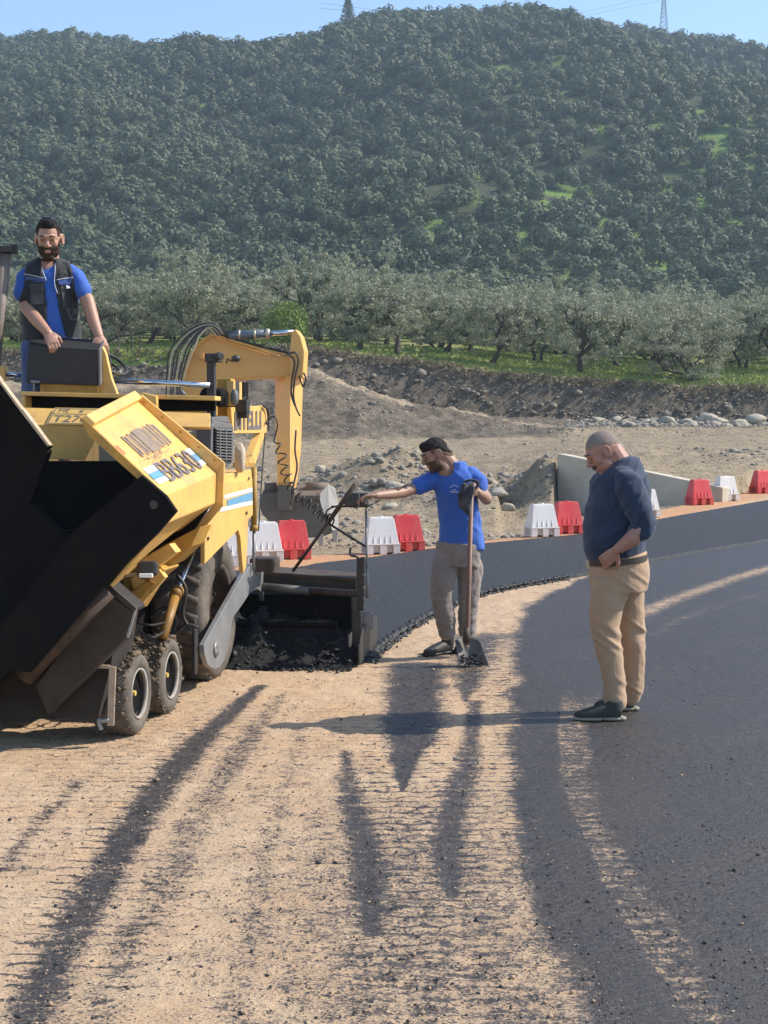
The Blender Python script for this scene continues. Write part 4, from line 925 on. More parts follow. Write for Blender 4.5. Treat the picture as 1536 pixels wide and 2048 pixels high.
sw.tube([cc, cc - ax * .25], .018, 8); sw.build('steering_wheel', M_dark, PV, True)
MB().tube([P(212, 762, 9.5), P(235, 748, 9.5)], .007, 8).tube([P(232, 750, 9.5), P(243, 742, 9.5)], .014, 10).build('gear_lever', M_grey, PV, True)
# chrome rail + lamp post
MB().tube([Us(-40, 745, 1.25), Us(52, 751, 1.25)], .016, 12).build('chrome_rail', M_chrome, PV, True)
MB().tube([Us(206, 760, 1.25), Us(420, 771, 1.25)], .019, 14).build('chrome_rail', M_chrome, PV, True)
MB().box(Us(5, 747, 1.25), (.03, .03, .05), (PR, PS, PZ)).build('rail_clamp', M_yel, PV, bevel=.004)
po = MB().box((Us(424, 718, 1.3) + Us(422, 840, 1.3)) / 2, (.026, .026, abs(Us(424, 718, 1.3)[2] - Us(422, 840, 1.3)[2]) / 2), (PR, PS, PZ)).build('lamp_post', M_dark, PV, bevel=.004)
MB().box(Us(427, 716, 1.3), (.048, .05, .028), (PR, PS, PZ)).tube([Us(432, 712, 1.26), Us(442, 712, 1.22)], [.022, .026], 12).build('work_lamp', M_dark, po, bevel=.005)
MB().tube([Us(409, 838, 1.2), Us(410, 800, 1.2), Us(412, 796, 1.2)], .008, 8).build('hood_latch', M_grey, PV, True)
# engine hood
h0, h1, h2, h3 = Us(290, 862, .95), Us(412, 869, .95), Us(419, 838, 1.7), Us(250, 822, 1.7)
low = PZ * -.36
MB().add([h0, h1, h2, h3] + [p + low for p in (h0, h1, h2, h3)], [(0, 1, 2, 3), (4, 7, 6, 5), (0, 4, 5, 1), (1, 5, 6, 2), (2, 6, 7, 3), (3, 7, 4, 0)]).build('engine_hood', worn('dusty_yellow_paint', (.52, .36, .11), (.35, .28, .18), .6, .6, 0, 5, .1), PV, bevel=.012)
MB().prism([Us(300, 806, 1.8), Us(428, 812, 1.8), Us(428, 831, 1.8), Us(300, 824, 1.8)], PS * .1).build('cross_beam', M_yeld, PV, bevel=.005)
MB().prism([Us(388, 812, 1.9), Us(403, 776, 1.9), Us(420, 774, 1.9), Us(443, 780, 1.9), Us(443, 813, 1.9)], PS * .25).build('seat', M_black, PV, bevel=.02)
MB().prism([Us(434, 757, 2.2), Us(462, 757, 2.2), Us(464, 832, 2.2), Us(434, 832, 2.2)], PS * .12).build('rear_column', M_yeld, PV, bevel=.006)
MB().prism([Us(240, 792, 1.9), Us(262, 786, 1.9), Us(300, 790, 1.9), Us(335, 795, 1.9), Us(330, 808, 1.9), Us(245, 806, 1.9)], PS * .2).build('air_filter', M_plastic, PV, bevel=.02)
MB().tube(curve([Us(290, 800, 1.85), Us(330, 806, 1.8), Us(352, 798, 1.8), Us(368, 784, 1.8)], 6), [.03] * 12 + [.025] * 7, 10).build('intake_pipe', M_plastic, PV, True)
# grille
q = lambda px, py, r=.20: Ur(px, py, r)
outl = [q(424, 850), q(431, 843), q(461, 846), q(467, 853), q(466, 922), q(457, 933), q(441, 930), q(422, 914)]
gr = MB().prism(outl, PR * -.10).build('grille', M_plastic, PV, bevel=.008)
MB().prism([q(412, 874, .12), q(424, 852, .19), q(423, 914, .19), q(411, 904, .12)], PR * -.04).prism([q(424, 834, .16), q(456, 833, .16), q(462, 845, .16), q(424, 845, .16)], PR * -.12).build('shroud', M_plastic, gr, bevel=.006)
MB().prism([q(427, 855, .202), q(464, 856, .202), q(463, 923, .202), q(426, 914, .202)], PR * .001).build('grille_opening', M_black, gr)
mb = MB()
for k in range(11):
    t_ = k / 10.5; y0 = 857 + t_ * 60; y1 = 858.5 + t_ * 62; a, b = q(427.5, y0, .203), q(463.5, y1, .203)
    mb.prism([a, b, b - PZ * .011 + PR * .022, a - PZ * .011 + PR * .022], PZ * .004)
for px in (439, 451): mb.prism([q(px, 855, .222), q(px + 1.4, 855, .222), q(px + 1.4, 922, .222), q(px, 920, .222)], PR * .004)
ls = mb.build('louvres', M_plastic, gr)
# rear side body, fender and stripes
b_ = lambda px, py, r=.20: Ur(px, py, r)
MB().prism([b_(449, 966), b_(505, 957), b_(506, 1030), b_(410, 1128), b_(410, 1057), b_(447, 1011)], PR * -.03).build('side_fender', M_yel, PV, bevel=.005)
MB().prism([b_(448, 949, .17), b_(503, 939, .17), b_(505, 968, .17), b_(448, 976, .17)], PR * -.5).build('side_body', M_yel, PV, bevel=.006)
MB().prism([b_(476, 1058, .19), b_(497, 1036, .19), b_(493, 1133, .19), b_(487, 1147, .19), b_(481, 1075, .19)], PR * -.03).build('fender_strut', M_yel, PV, bevel=.004)
for nm_, ys_, m_ in (('white_stripe', (990, 975, 983, 998), M_white_p), ('blue_stripe', (1000, 984, 1000, 1013), M_blue_p), ('white_stripe', (1015, 1001, 1009, 1024), M_white_p)):
    x0 = {990: 449, 1000: 455, 1015: 440}[ys_[0]]; MB().add([b_(x0, ys_[3], .204), b_(505, ys_[2], .204), b_(505, ys_[1], .204), b_(x0, ys_[0], .204)], [(0, 1, 2, 3)]).build(nm_, m_, PV)
for px, py in ((416, 1077), (493, 1026), (497, 957)): MB().ring(b_(px, py, .205), PR, [(.001, 0), (.012, 0), (.012, .006), (.001, .006)], 8).build('bolt', M_dark, PV)
# sign board
s_ = lambda px, py, r=.05: Ur(px, py, r)
sb = MB().prism([s_(462, 815), s_(528, 811), s_(535, 821), s_(533, 866), s_(466, 867)], PR * -.03).build('sign_board', M_yel, PV, bevel=.004)
text_mesh('BITELLI', [s_(470, 860, .056), s_(523, 858, .056), s_(523, 821, .056), s_(470, 823, .056)], (0, 0, 0), .03).build('lettering', M_ink, sb)
MB().prism([s_(522, 866), s_(531, 866), s_(511, 928), s_(499, 926)], PR * -.06).build('board_strut', M_yel, PV, bevel=.003)
MB().prism([s_(492, 925), s_(510, 925), s_(510, 935), s_(492, 935)], PR * -.10).build('strut_foot', M_yeld, PV, bevel=.003)
for i, (x0, x1, y0, y1, m_) in enumerate(((467, 471, 762, 812, M_yel), (472, 479, 762, 830, M_dark), (479, 484, 764, 806, M_yel), (487, 497, 764, 812, M_black))):
    MB().prism([s_(x0, y0), s_(x1, y0), s_(x1, y1), s_(x0, y1)], PR * -.05).build('lever_post', m_, PV, bevel=.002)
MB().ell(s_(469, 795, .08), (.03, .035, .06)).build('lever_guard', M_plastic, PV, True)
MB().box(s_(486, 812, .09), (.04, .05, .045), (PR, PS, PZ)).box(s_(488, 828, .09), (.03, .04, .03), (PR, PS, PZ)).tube(curve([s_(484, 800, .09), s_(492, 795, .09), s_(497, 810, .09)], 6), .006, 6).build('junction_box', M_dark, PV, bevel=.008)
MB().tube(curve([s_(527, 812, .07), s_(534, 818, .07), s_(537, 835, .07), s_(533, 848, .07)], 6), .010, 6).build('hose', M_dark, PV, True)
MB().tube([s_(530, 866, .08), s_(524, 950, .08), s_(517, 1062, .08)], .005, 6).build('hanging_rod', M_dark, PV)
lc = MB().tube([b_(508, 935, .12), b_(508, 1058, .12)], .022, 12).tube([b_(508, 1050, .12), b_(508, 1062, .12)], .030, 12).build('lift_cylinder', M_yeld, PV, True)
MB().tube([b_(508, 1058, .12), b_(507, 1142, .12)], .012, 10).build('piston_rod', M_grey, lc, True)
# wheels
M_plastic2 = worn('dusty_wheel_rim', (.34, .31, .27), (.16, .12, .09), .9, .7, 0, 14, .3)
def wheel(r, s, rad, wd, name, mud=0, seed=0, rimr=.6):
    c = L(r, s, rad)
    tp = [(rad * rimr, 0), (rad * .80, .012), (rad * .93, 0), (rad * .985, -.02), (rad, -.05), (rad, -wd + .05), (rad * .93, -wd), (rad * rimr, -wd), (rad * rimr, -.02)]
    w_ = MB().ring(c, PR, tp, 56)
    if rad > .4:
        for k in range(26):
            a = 2 * math.pi * k / 26; d = PS * math.cos(a) + PZ * math.sin(a); tq = -PS * math.sin(a) + PZ * math.cos(a)
            for sg in (0, 1): w_.box(c + d * rad + PR * (-wd * (.27 if sg else .73)) , (wd * .2, .022, .016), (PR + tq * (.35 if sg else -.35), tq, d))
    wh = bpy.data.objects.new(name, None); 
    o = w_.build(name, M_rubber, PV, True)
    rm = MB().ring(c, PR, [(rad * .52, -.005), (rad * rimr * 1.03, .006), (rad * rimr * 1.03, -.02), (rad * rimr * .95, -.025), (rad * rimr * .86, -wd * .30), (rad * .28, -wd * .28), (rad * .16, -wd * .24), (rad * .001, -wd * .24), (rad * .001, -wd * .5), (rad * rimr, -wd * .5)], 40)
    if rad < .4: rm = MB().ring(c, PR, [(rad * rimr * .93, .002), (rad * rimr * 1.02, .008), (rad * rimr * 1.02, -.02), (rad * rimr * .94, -.02)], 40)
    rim = rm.build('rim', M_plastic2 if rad < .4 else M_rust, o, True)
    if rad < .4:
        MB().ring(c, PR, [(rad * .001, -.04), (rad * rimr * .95, -.035), (rad * rimr * .95, -.06), (rad * .001, -.06)], 32).build('wheel_disc', M_black, o)
        MB().ring(c, PR, [(.001, -.02), (.014, -.02), (.018, -.04), (.001, -.04)], 14).build('hub_cap', M_plate, o)
    else:
        mb = MB()
        for k in range(8): a = k * math.pi / 4; mb.ring(c + (PS * math.cos(a) + PZ * math.sin(a)) * rad * .22 - PR * wd * .22, PR, [(.001, 0), (.016, 0), (.016, .02), (.001, .02)], 6)
        mb.build('wheel_nuts', M_dark, rim)['kind'] = 'stuff'
    if mud:
        rg = np.random.RandomState(seed); a = rg.uniform(0, 2 * math.pi, mud); a = np.where(rg.uniform(0, 1, mud) < .5, rg.normal(math.pi * .62, .6, mud), a); lat = rg.uniform(-wd, .004, mud)
        pp = c + (np.cos(a)[:, None] * PS + np.sin(a)[:, None] * PZ) * (rad + rg.uniform(-.008, .006, mud))[:, None] + PR * lat[:, None]
        pp = pp[pp[:, 2] > .012]; m_ = scatter('mud_clods', pp - wpos(o), rg.gamma(1.1, .0036, len(pp)) + .0020, M_mud, .6, seed + 5); m_.parent = o
    return o
wheel(.05, -.10, .236, .21, 'front_wheel', 900, 1); wheel(.05, .525, .236, .21, 'front_wheel', 2200, 2)
wheel(.01, 1.85, .50, .36, 'rear_wheel', 220, 3, .58)
for s__ in (-.10, .525): wheel(-1.95, s__, .236, .21, 'front_wheel')
wheel(-1.9, 1.85, .5, .36, 'rear_wheel', 0, 0, .58)
# bolts, welds and hoses that dress the hopper and chassis
for t_ in (.08, .3, .52, .74, .93): MB().ring(outer[0] * (1 - t_) + outer[1] * t_ + (inner[0] - outer[0]) * .5 - PS * .002, PS, [(.001, 0), (.008, 0), (.008, -.006), (.001, -.006)], 6).build('bolt', M_yeld, wing)
for k, pl in enumerate(([(300, 1235), (330, 1215), (352, 1240), (340, 1290), (352, 1320)], [(355, 1150), (372, 1180), (366, 1230), (384, 1262)], [(312, 1258), (345, 1268), (372, 1250), (396, 1255)])):
    MB().tube(curve([P(*p, 9.0) for p in pl], 7), .011, 7).build('hydraulic_hose', M_dark, PV, True)
MB().box(L(-.36, .95, .62), (.03, .25, .12), (PR, PS, PZ)).build('oil_tank', M_black, PV, bevel=.01)
# small front parts
d8 = lambda px, py, D=7.84: P(px, py, D)
MB().prism([d8(218, 1333), d8(231, 1335), d8(227, 1452), d8(214, 1452)], (0, .03, 0)).prism([d8(185, 1330), d8(218, 1331), d8(218, 1338), d8(185, 1336)], (0, .03, 0)).build('wheel_scraper', worn('pale_worn_steel', (.42, .33, .25), (.1, .07, .05), .8, .5, .4, 12, .3), PV, bevel=.002)
MB().tube(curve([d8(218, 1440), d8(206, 1442), d8(198, 1440), d8(199, 1450), d8(203, 1460)], 5), .012, 8).build('tow_hook', M_grey, PV, True)
MB().tube(curve([d8(231, 1386), d8(237, 1392), d8(235, 1405), d8(229, 1412)], 5), .003, 5).build('wire_loop', M_dark, PV)
mi = MB().box(P(297, 1137, 7.62), (.050, .03, .040)).ell(P(285, 1140, 7.64), (.034, .035, .050)).build('work_light', M_dark, PV, bevel=.018)
MB().box(P(292, 1151, 7.585), (.036, .01, .011)).build('lens', M_white_p, mi, bevel=.004)
MB().tube([P(245, 1152, 7.75), P(285, 1148, 7.62)], .009, 8).build('arm', M_grey, mi)
hc = MB().tube([Ur(353, 1186, .03), Ur(325, 1276, .03)], .030, 14).tube([Ur(356, 1180, .03), Ur(350, 1192, .03)], .040, 14).build('tipping_cylinder', worn('oily_yellow_paint', (.30, .15, .025), (.04, .03, .02), .8, .5, 0, 9, .2), PV, True)
MB().tube([Ur(388, 1100, .03), Ur(352, 1190, .03)], .014, 10).build('piston_rod', M_chrome, hc, True)
MB().tube([Ur(426, 1010, .25), Ur(393, 1085, .25)], .004, 5).tube([Ur(421, 1010, .25), Ur(389, 1083, .25)], .004, 5).build('link_rod', M_grey, PV)
for a, b, c in (((262, 1244), (300, 1250), (330, 1245)), ((280, 1262), (305, 1275), (330, 1262))): MB().tube(curve([P(*a, 8.6), P(*b, 8.5), P(*c, 8.7)], 6), .006, 6).build('hydraulic_hose', M_dark, PV)
MB().prism([Ur(389, 1240, .06), Ur(396, 1236, .06), Ur(396, 1345, .06), Ur(390, 1350, .06)], PR * -.02).build('scraper_bar', M_dark, PV, bevel=.003)
MB().prism([Us(-30, 690, 1.35), Us(-22, 690, 1.35), Us(12, 512, 1.35), Us(-2, 512, 1.35)], PS * .05)
pp_ = MB().tube([P(-16, 780, 9.5), P(10, 508, 9.5)], [.038, .042], 14).build('exhaust_pipe', worn('rusty_pipe', (.17, .14, .125), (.42, .33, .26), .6, .6, .3, 8, .3), PV, True)
MB().box(P(10, 500, 9.5), (.065, .06, .022)).box(P(28, 498, 9.5), (.02, .03, .030)).build('rain_cap', M_dark, pp_, bevel=.006)
# tow arm
ar = lambda px, py, r=.10: Ur(px, py, r)
ao = [(489, 1147), (504, 1127), (528, 1123), (530, 1160), (528, 1202), (524, 1185), (515, 1178), (500, 1186), (486, 1208), (466, 1236), (458, 1280), (450, 1318), (440, 1334), (428, 1339), (416, 1330), (409, 1308), (408, 1290), (440, 1232), (473, 1173)]
arm_ = MB().prism([ar(*p) for p in ao], PR * -.035).build('tow_arm', M_grey, PV, bevel=.004)
MB().ring(ar(431, 1298), PR, [(.001, 0), (.05, 0), (.055, .008), (.001, .008)], 24).build('pivot_boss', M_grey, arm_, True)
MB().box(Us(530, 1128, 2.6), (.09, .12, .05), (PR, PS, PZ)).build('arm_block', M_rust, PV, bevel=.01)
# screed
sc_ = lambda px, py, s=2.78: Us(px, py, s)
scd = MB().prism([sc_(528, 1143), sc_(712, 1156), sc_(712, 1163), sc_(528, 1150)], PS * .42).build('screed_deck', M_rust, PV, bevel=.006)
MB().prism([sc_(524, 1146, 2.80), sc_(712, 1160, 2.80), sc_(712, 1180, 2.80), sc_(524, 1168, 2.80)], PS * .04).build('screed_front', M_dark, scd)
MB().tube([sc_(500, 1172, 2.74), sc_(619, 1182, 2.74)], .034, 16).build('telescopic_tube', M_steeld, scd, True)
MB().tube([sc_(619, 1182, 2.74), sc_(718, 1188, 2.74)], .026, 16).build('inner_tube', M_rust, scd, True)
MB().box(L(-.05, 3.02, .26), (.82, .2, .22), (PR, PS, PZ)).build('screed_body', M_black, scd, bevel=.01)
MB().box(L(-1.5, 3.02, .30), (.7, .2, .26), (PR, PS, PZ)).build('screed_body', M_black, scd, bevel=.01)
au = MB(); a0_, a1_ = L(-1.9, 2.5, .30), L(.72, 2.5, .30); au.tube([a0_, a1_], .03, 10)
au.build('auger', M_black, PV)
# end plate
ep = lambda px, py, s: Us(px, py, s)
end = MB().prism([ep(713, 1116, 2.62), ep(728, 1114, 2.62), ep(727, 1222, 2.62), ep(713, 1222, 2.62)], PS * .04).prism([ep(704, 1222, 2.55), ep(722, 1222, 2.55), ep(722, 1338, 2.55), ep(706, 1338, 2.55)], PS * .03)
er = np.dot(ep(722, 1300, 2.55) - PO, PR)
end.prism([L(er, 2.4, .02), L(er, 3.25, .02), L(er, 3.25, .28), L(er, 2.6, .28), L(er, 2.4, .16)], PR * .012)
end = end.build('end_plate', M_dark, scd, bevel=.003)
MB().prism([ep(697, 1270, 2.5), ep(703, 1264, 2.5), ep(704, 1338, 2.5), ep(698, 1338, 2.5)], PS * .02).build('end_strip', M_grey, end)
MB().prism([ep(724, 1224, 2.7), ep(738, 1223, 2.7), ep(748, 1228, 2.7), ep(747, 1262, 2.7), ep(738, 1254, 2.7), ep(731, 1266, 2.7), ep(729, 1300, 2.7), ep(724, 1300, 2.7)], PS * .03).build('end_bracket', M_grey, end, bevel=.003)
MB().tube(curve([ep(701, 1095, 2.62), ep(701, 1110, 2.62), ep(712, 1113, 2.62), ep(719, 1118, 2.62)], 4), .009, 8).build('hook', M_dark, end)
for y in (1150, 1175, 1196, 1214): MB().ring(ep(729, y, 2.60), PS, [(.001, 0), (.010, 0), (.010, -.012), (.001, -.012)], 6).build('bolt', M_grey, end)
MB().tube([ep(735, 1196, 2.66), ep(733, 1095, 2.66), ep(732, 1018, 2.66)], .0095, 10).tube(curve([ep(732, 1020, 2.66), ep(733, 1014, 2.66), ep(740, 1010, 2.66), ep(746, 1008, 2.66)], 4), .008, 8).tube([ep(735, 1196, 2.66), ep(735, 1130, 2.66)], .014, 8).build('control_post', M_grey, scd, True)
MB().tube([ep(657, 1047, 2.66), ep(733, 1094, 2.66)], .009, 8).build('brace', M_dark, scd)
MB().tube([ep(662, 1013, 2.64), ep(737, 1013, 2.64)], .007, 8).build('box_shelf', M_dark, scd)
cb = MB().box(ep(713, 999, 2.60), (.085, .05, .048), (PR, PS, PZ)).build('control_box', worn('control_box_black', (.03, .035, .035), (.1, .1, .1), .4, .4), scd, bevel=.008)
MB().box(ep(718, 999, 2.54), (.004, .004, .05), (PR, PS, PZ)).box(ep(733, 1000, 2.54), (.012, .012, .03), (PR, PS, PZ)).box(ep(716, 985.5, 2.60), (.08, .045, .004), (PR, PS, PZ)).build('box_trim', M_grey, cb)
# coiled cable
cp = [ep(538, 862, 2.7), ep(538, 838, 2.7), ep(550, 834, 2.7), ep(555, 852, 2.7), ep(550, 880, 2.7), ep(562, 905, 2.7), ep(568, 935, 2.7), ep(578, 960, 2.68), ep(588, 982, 2.66), ep(603, 998, 2.64), ep(625, 1012, 2.64), ep(643, 1030, 2.64), ep(656, 1044, 2.64)]
path = curve(cp, 40); N_ = len(path); sp = []
for i, c in enumerate(path):
    t_ = path[min(i + 1, N_ - 1)] - path[max(i - 1, 0)]; t_ /= np.linalg.norm(t_); u = np.cross(t_, (0, 1., 0)); u /= np.linalg.norm(u) + 1e-9; w_ = np.cross(t_, u)
    f = i / N_; amp = .036 * sstep(.30, .40, f) * (1 - .3 * sstep(.93, 1, f)); ph = 2 * math.pi * 15 * max(0, f - .28) ** 1.25 * 1.35
    sp.append(c + (u * math.cos(ph) + w_ * math.sin(ph)) * amp)
MB().tube(sp, .0058, 6).tube(curve([ep(656, 1044, 2.64), ep(652, 1025, 2.62), ep(662, 1016, 2.62), ep(680, 1010, 2.62), ep(694, 1000, 2.6)], 6), .0065, 6).tube(curve([ep(654, 1030, 2.64), ep(662, 1050, 2.6), ep(668, 1040, 2.6), ep(660, 1028, 2.6), ep(652, 1040, 2.62)], 6), .007, 6).build('coiled_cable', flat('cable_black', (.03, .028, .028), .5), PV, True)
# hot mix in front of the screed
t = NT('hot_asphalt_mix'); v = t.coord(); a1 = t.noise(90, 5, .7, v); t.set(Base_Color=t.mix(a1, (.004, .004, .005, 1), (.018, .017, .018, 1)), Roughness=t.ramp(a1, [(.3, .4), (.65, .8)])); t.b.inputs['Specular IOR Level'].default_value = .3; t.bump(a1, .9, .015); M_hot = t.m
rg = np.random.RandomState(6); nu_, nv_ = 110, 50
U_, V_ = np.meshgrid(np.linspace(-2.0, er - .03, nu_), np.linspace(2.18, 2.86, nv_))
hp = .34 * sstep(2.24, 2.75, V_) ** .8 * (1 - .35 * sstep(.2, .8, U_)) + .16 * np.exp(-((U_ + .05) / .22) ** 2 - ((V_ - 2.45) / .18) ** 2)
hp = hp * (1 + .35 * fbm(n3(U_ * 7, V_ * 7), 3, 90)) + .02 * vnoise(n3(U_ * 30, V_ * 30), 91) * sstep(2.2, 2.3, V_) - .01
hp += .0; W_ = PO + PR * U_[..., None] + PS * V_[..., None] + PZ * np.maximum(hp, -.01)[..., None]
idx = np.arange(nu_ * nv_).reshape(nv_, nu_); Fc = np.stack([idx[:-1, :-1], idx[:-1, 1:], idx[1:, 1:], idx[1:, :-1]], -1).reshape(-1, 4)
tag(link('hot_asphalt_heap', mesh_from('hot_asphalt_heap', W_.reshape(-1, 3), Fc, True), M_hot), 'black heap of hot asphalt mix spread in front of the screed', 'asphalt heap')
k = rg.randint(0, nu_ * nv_, 3500); pp = W_.reshape(-1, 3)[k] + rg.normal(0, .012, (3500, 3)); pp[:, 2] = np.maximum(pp[:, 2], .003)
scatter('heap_crumbs', pp, rg.gamma(2, .003, len(pp)) + .002, crumb_mat('hot_crumb', (.006, .006, .007), (.022, .021, .021), .5), .8, 92)
# tamper bar leaning on the screed
tb_ = MB().tube([ep(586, 1142, 2.72), ep(657, 1044, 2.60)], .0125, 10).tube([ep(657, 1044, 2.60), ep(711, 968, 2.52)], .018, 10).build('crowbar', M_rust, None, True, base=ep(586, 1142, 2.72))
tag(tb_, 'long rusty bar leaning on the screed across the coiled cable', 'bar')
# sack
rg = np.random.RandomState(1); bm_ = bmesh.new(); bmesh.ops.create_icosphere(bm_, subdivisions=4, radius=1); V = np.array([v.co[:] for v in bm_.verts]); Fc = [tuple(v.index for v in f.verts) for f in bm_.faces]; bm_.free()
top = P(480, 884, 9.95); bot = P(480, 941, 9.95); h_ = top[2] - bot[2]
V[:, :2] *= (1 - .45 * sstep(.2, 1, V[:, 2]))[:, None]; V = np.sign(V) * np.abs(V) ** .6; V = V * (1 + .03 * fbm(V * 2.2, 3, 3) + .05 * np.abs(fbm(V * np.array((9, 9, 3.)), 2, 4)))[:, None] * np.array((.036, .06, h_ / 2))
V[:, 2] += h_ / 2 - .01; o = link('sack', mesh_from('sack', V, Fc, True), worn('dusty_sackcloth', (.50, .40, .30), (.25, .17, .11), .6, .9, 0, 12, .5), None, bot); tag(o, 'tan cloth sack standing on the paver behind the engine grille', 'sack')
# ============================================================= EXCAVATOR (behind the paver)
M_org = worn('excavator_paint', (.76, .40, .105), (.35, .24, .14), .35, .45, 0, 1.2, .05)
M_bkt = worn('earthy_bucket_steel', (.17, .135, .105), (.09, .07, .055), .8, .7, .1, 3, .5)
M_bktl = worn('polished_bucket_side', (.48, .44, .39), (.3, .25, .2), .6, .5, .3, 3, .3)
M_hose = flat('hose_rubber', (.035, .032, .03), .55); M_cyl = flat('cylinder_grey', (.13, .15, .18), .35, .3); M_brass = flat('pipe_clamp', (.5, .42, .3), .4, .6)
q = lambda px, py, D=23.0: P(px, py, D)
EX = thing('excavator', np.array((-4.6, 24.5, -.2)), 'orange-yellow excavator with raised boom behind the paver', 'excavator')
mb = MB().prism([q(340, 850), q(362, 758), q(380, 706), q(396, 685), q(420, 669), q(432, 669), q(455, 681), q(554, 711), q(583, 712), q(592, 722), q(584, 753), q(562, 756), q(487, 758), q(440, 763), q(412, 790), q(396, 850)], (.10, .42, 0))
boom = mb.build('boom', M_org, EX, bevel=.03)
MB().prism([q(362, 757, 22.97), q(380, 705, 22.97), q(396, 684, 22.97), q(420, 668, 22.97), q(433, 667, 22.97), q(456, 680, 22.97), q(556, 710, 22.97), q(556, 713.5, 22.97), q(455, 684.5, 22.97), q(432, 672.5, 22.97), q(421, 673, 22.97), q(399, 689, 22.97), q(384, 709, 22.97), q(366, 760, 22.97)], (0, .03, 0)).build('edge_weld', M_org, boom)
mb = MB().prism([q(487, 758.5, 22.96), q(562, 756.5, 22.96), q(562, 754, 22.96), q(487, 756, 22.96)], (0, .03, 0)).build('lower_weld', M_org, boom)
MB().ring(q(409, 712, 22.97), (0, -1, 0), [(.001, 0), (.07, 0), (.07, .06), (.001, .06)], 20).build('pin_boss', M_org, boom)
# stick: a box turned corner-on
def sec(pyL, x0, x1, x2, D0=23.45, D1=22.78, D2=23.2): return [P(x0, pyL, D0), P(x1, pyL, D1), P(x2, pyL, D2), P((x0 + x2) / 2, pyL, D2 + .28)]
secs = [sec(752, 550, 582, 606), sec(830, 550, 580, 604), sec(900, 553, 580, 602), sec(960, 555, 580, 595), sec(1018, 556, 580, 584)]
mb = MB()
for a, b in zip(secs[:-1], secs[1:]): mb.hexa(a, b)
stick = mb.build('stick', M_org, EX)
MB().prism([q(580, 756, 22.74), q(580, 710, 22.74), q(583, 664, 22.74), q(591, 658, 22.74), q(601, 672, 22.74), q(609, 702, 22.74), q(606, 756, 22.74)], (.04, .38, 0)).build('stick_head', M_org, stick, bevel=.015)
MB().prism([q(555, 975, 22.72), q(580, 975, 22.68), q(581, 1020, 22.68), q(555, 1020, 22.72)], (0, .05, 0)).build('stick_foot', M_bkt, stick)
cyl = MB().tube([q(458, 671, 22.85), q(540, 667, 22.85)], .068, 16).build('boom_cylinder', M_cyl, EX, True)
MB().tube([q(540, 667, 22.85), q(588, 664, 22.9)], .042, 14).build('piston_rod', M_chrome, cyl, True)
mb = MB()
for px in (477, 508): mb.tube([q(px, 669.8, 22.85), q(px + 4, 669.5, 22.85)], .078, 16)
mb.tube([q(531, 667.5, 22.85), q(539, 667.3, 22.85)], .08, 16); mb.build('clamp_ring', M_brass, cyl, True)
MB().tube([q(452, 672, 22.85), q(462, 671, 22.85)], .05, 12).box(q(455, 666, 22.85), (.10, .05, .04)).build('cylinder_eye', M_hose, cyl, bevel=.01)
for k in range(8):                       # hose bundle
    o = k * 8.5 - 8; j = rnd.uniform(-2.5, 2.5)
    pts_ = curve([q(432 + k * 2.5 + j, 672 - k * .5, 22.8), q(418 + k * 1.0, 655 - k * .9 + j, 22.75), q(398 - o * .30, 668 + j - k * 1.2, 22.7), q(380 - o * .75, 700 + j, 22.65), q(366 - o * .62, 745, 22.65), q(358 - o * .5, 790, 22.7), q(352 - o * .4, 840, 22.8)], 8)
    MB().tube(pts_, .013, 6).build('hydraulic_hose', M_hose if k % 3 else M_brass, boom, True)
for k, pl in enumerate([[(440, 672), (470, 683), (510, 694), (545, 703), (572, 709)], [(436, 668), (475, 679), (515, 691), (550, 700), (576, 706)], [(495, 683), (503, 676), (512, 688), (528, 690), (534, 686), (548, 698), (562, 698)]]):
    MB().tube(curve([q(*p, 22.85 if k < 2 else 22.8) for p in pl], 8), .018 if k < 2 else .012, 6).build('pipe', M_org if k == 0 else M_hose, boom, True)
for pl in ([(576, 708), (590, 705), (597, 722), (590, 755), (587, 790), (592, 815), (600, 832)], [(580, 712), (586, 716), (589, 730), (584, 758), (583, 790), (590, 812)], [(598, 752), (604, 770), (607, 772), (612, 758), (607, 745)], [(592, 860), (590, 900), (594, 935), (586, 975), (582, 1010)]):
    MB().tube(curve([q(*p, 22.68) for p in pl], 8), .015, 6).build('hydraulic_hose', M_hose, stick, True)
lm = MB().ell(q(472, 717, 22.70), (.075, .08, .055)).tube([q(453, 726, 22.9), q(455, 718, 22.8), q(466, 723, 22.75)], .012, 8).build('boom_lamp', M_hose, boom, True)
MB().box(q(404, 712, 22.9), (.03, .08, .04)).build('lamp_bracket', M_org, boom)
# bucket
mb = MB().prism([q(518, 998, 22.9), q(540, 986, 22.9), q(600, 990, 22.9), q(640, 990, 22.9), q(646, 1021, 22.9), q(662, 1050, 22.9), q(668, 1064, 22.9), q(650, 1072, 22.9), q(600, 1078, 22.9), q(560, 1078, 22.9), q(541, 1047, 22.9), q(523, 1026, 22.9)], (0, .06, 0))
mb.prism([q(518, 998, 22.9), q(640, 990, 22.9), q(656, 968, 23.5), q(532, 970, 23.5)], (0, .02, -.03))
bk = mb.build('bucket', M_bkt, EX, bevel=.01)
MB().tube([q(530, 978, 23.3), q(553, 977, 23.3)], .10, 18).tube([q(612, 977, 23.3), q(658, 977, 23.3)], .10, 18).build('bucket_lip', M_bkt, bk, True)
MB().prism([q(637, 991, 22.86), q(656, 969, 22.95), q(670, 977, 23.0), q(677, 1011, 23.0), q(675, 1086, 22.9), q(659, 1048, 22.86), q(645, 1021, 22.86)], (0, .05, 0)).build('bucket_side', M_bktl, bk, bevel=.006)
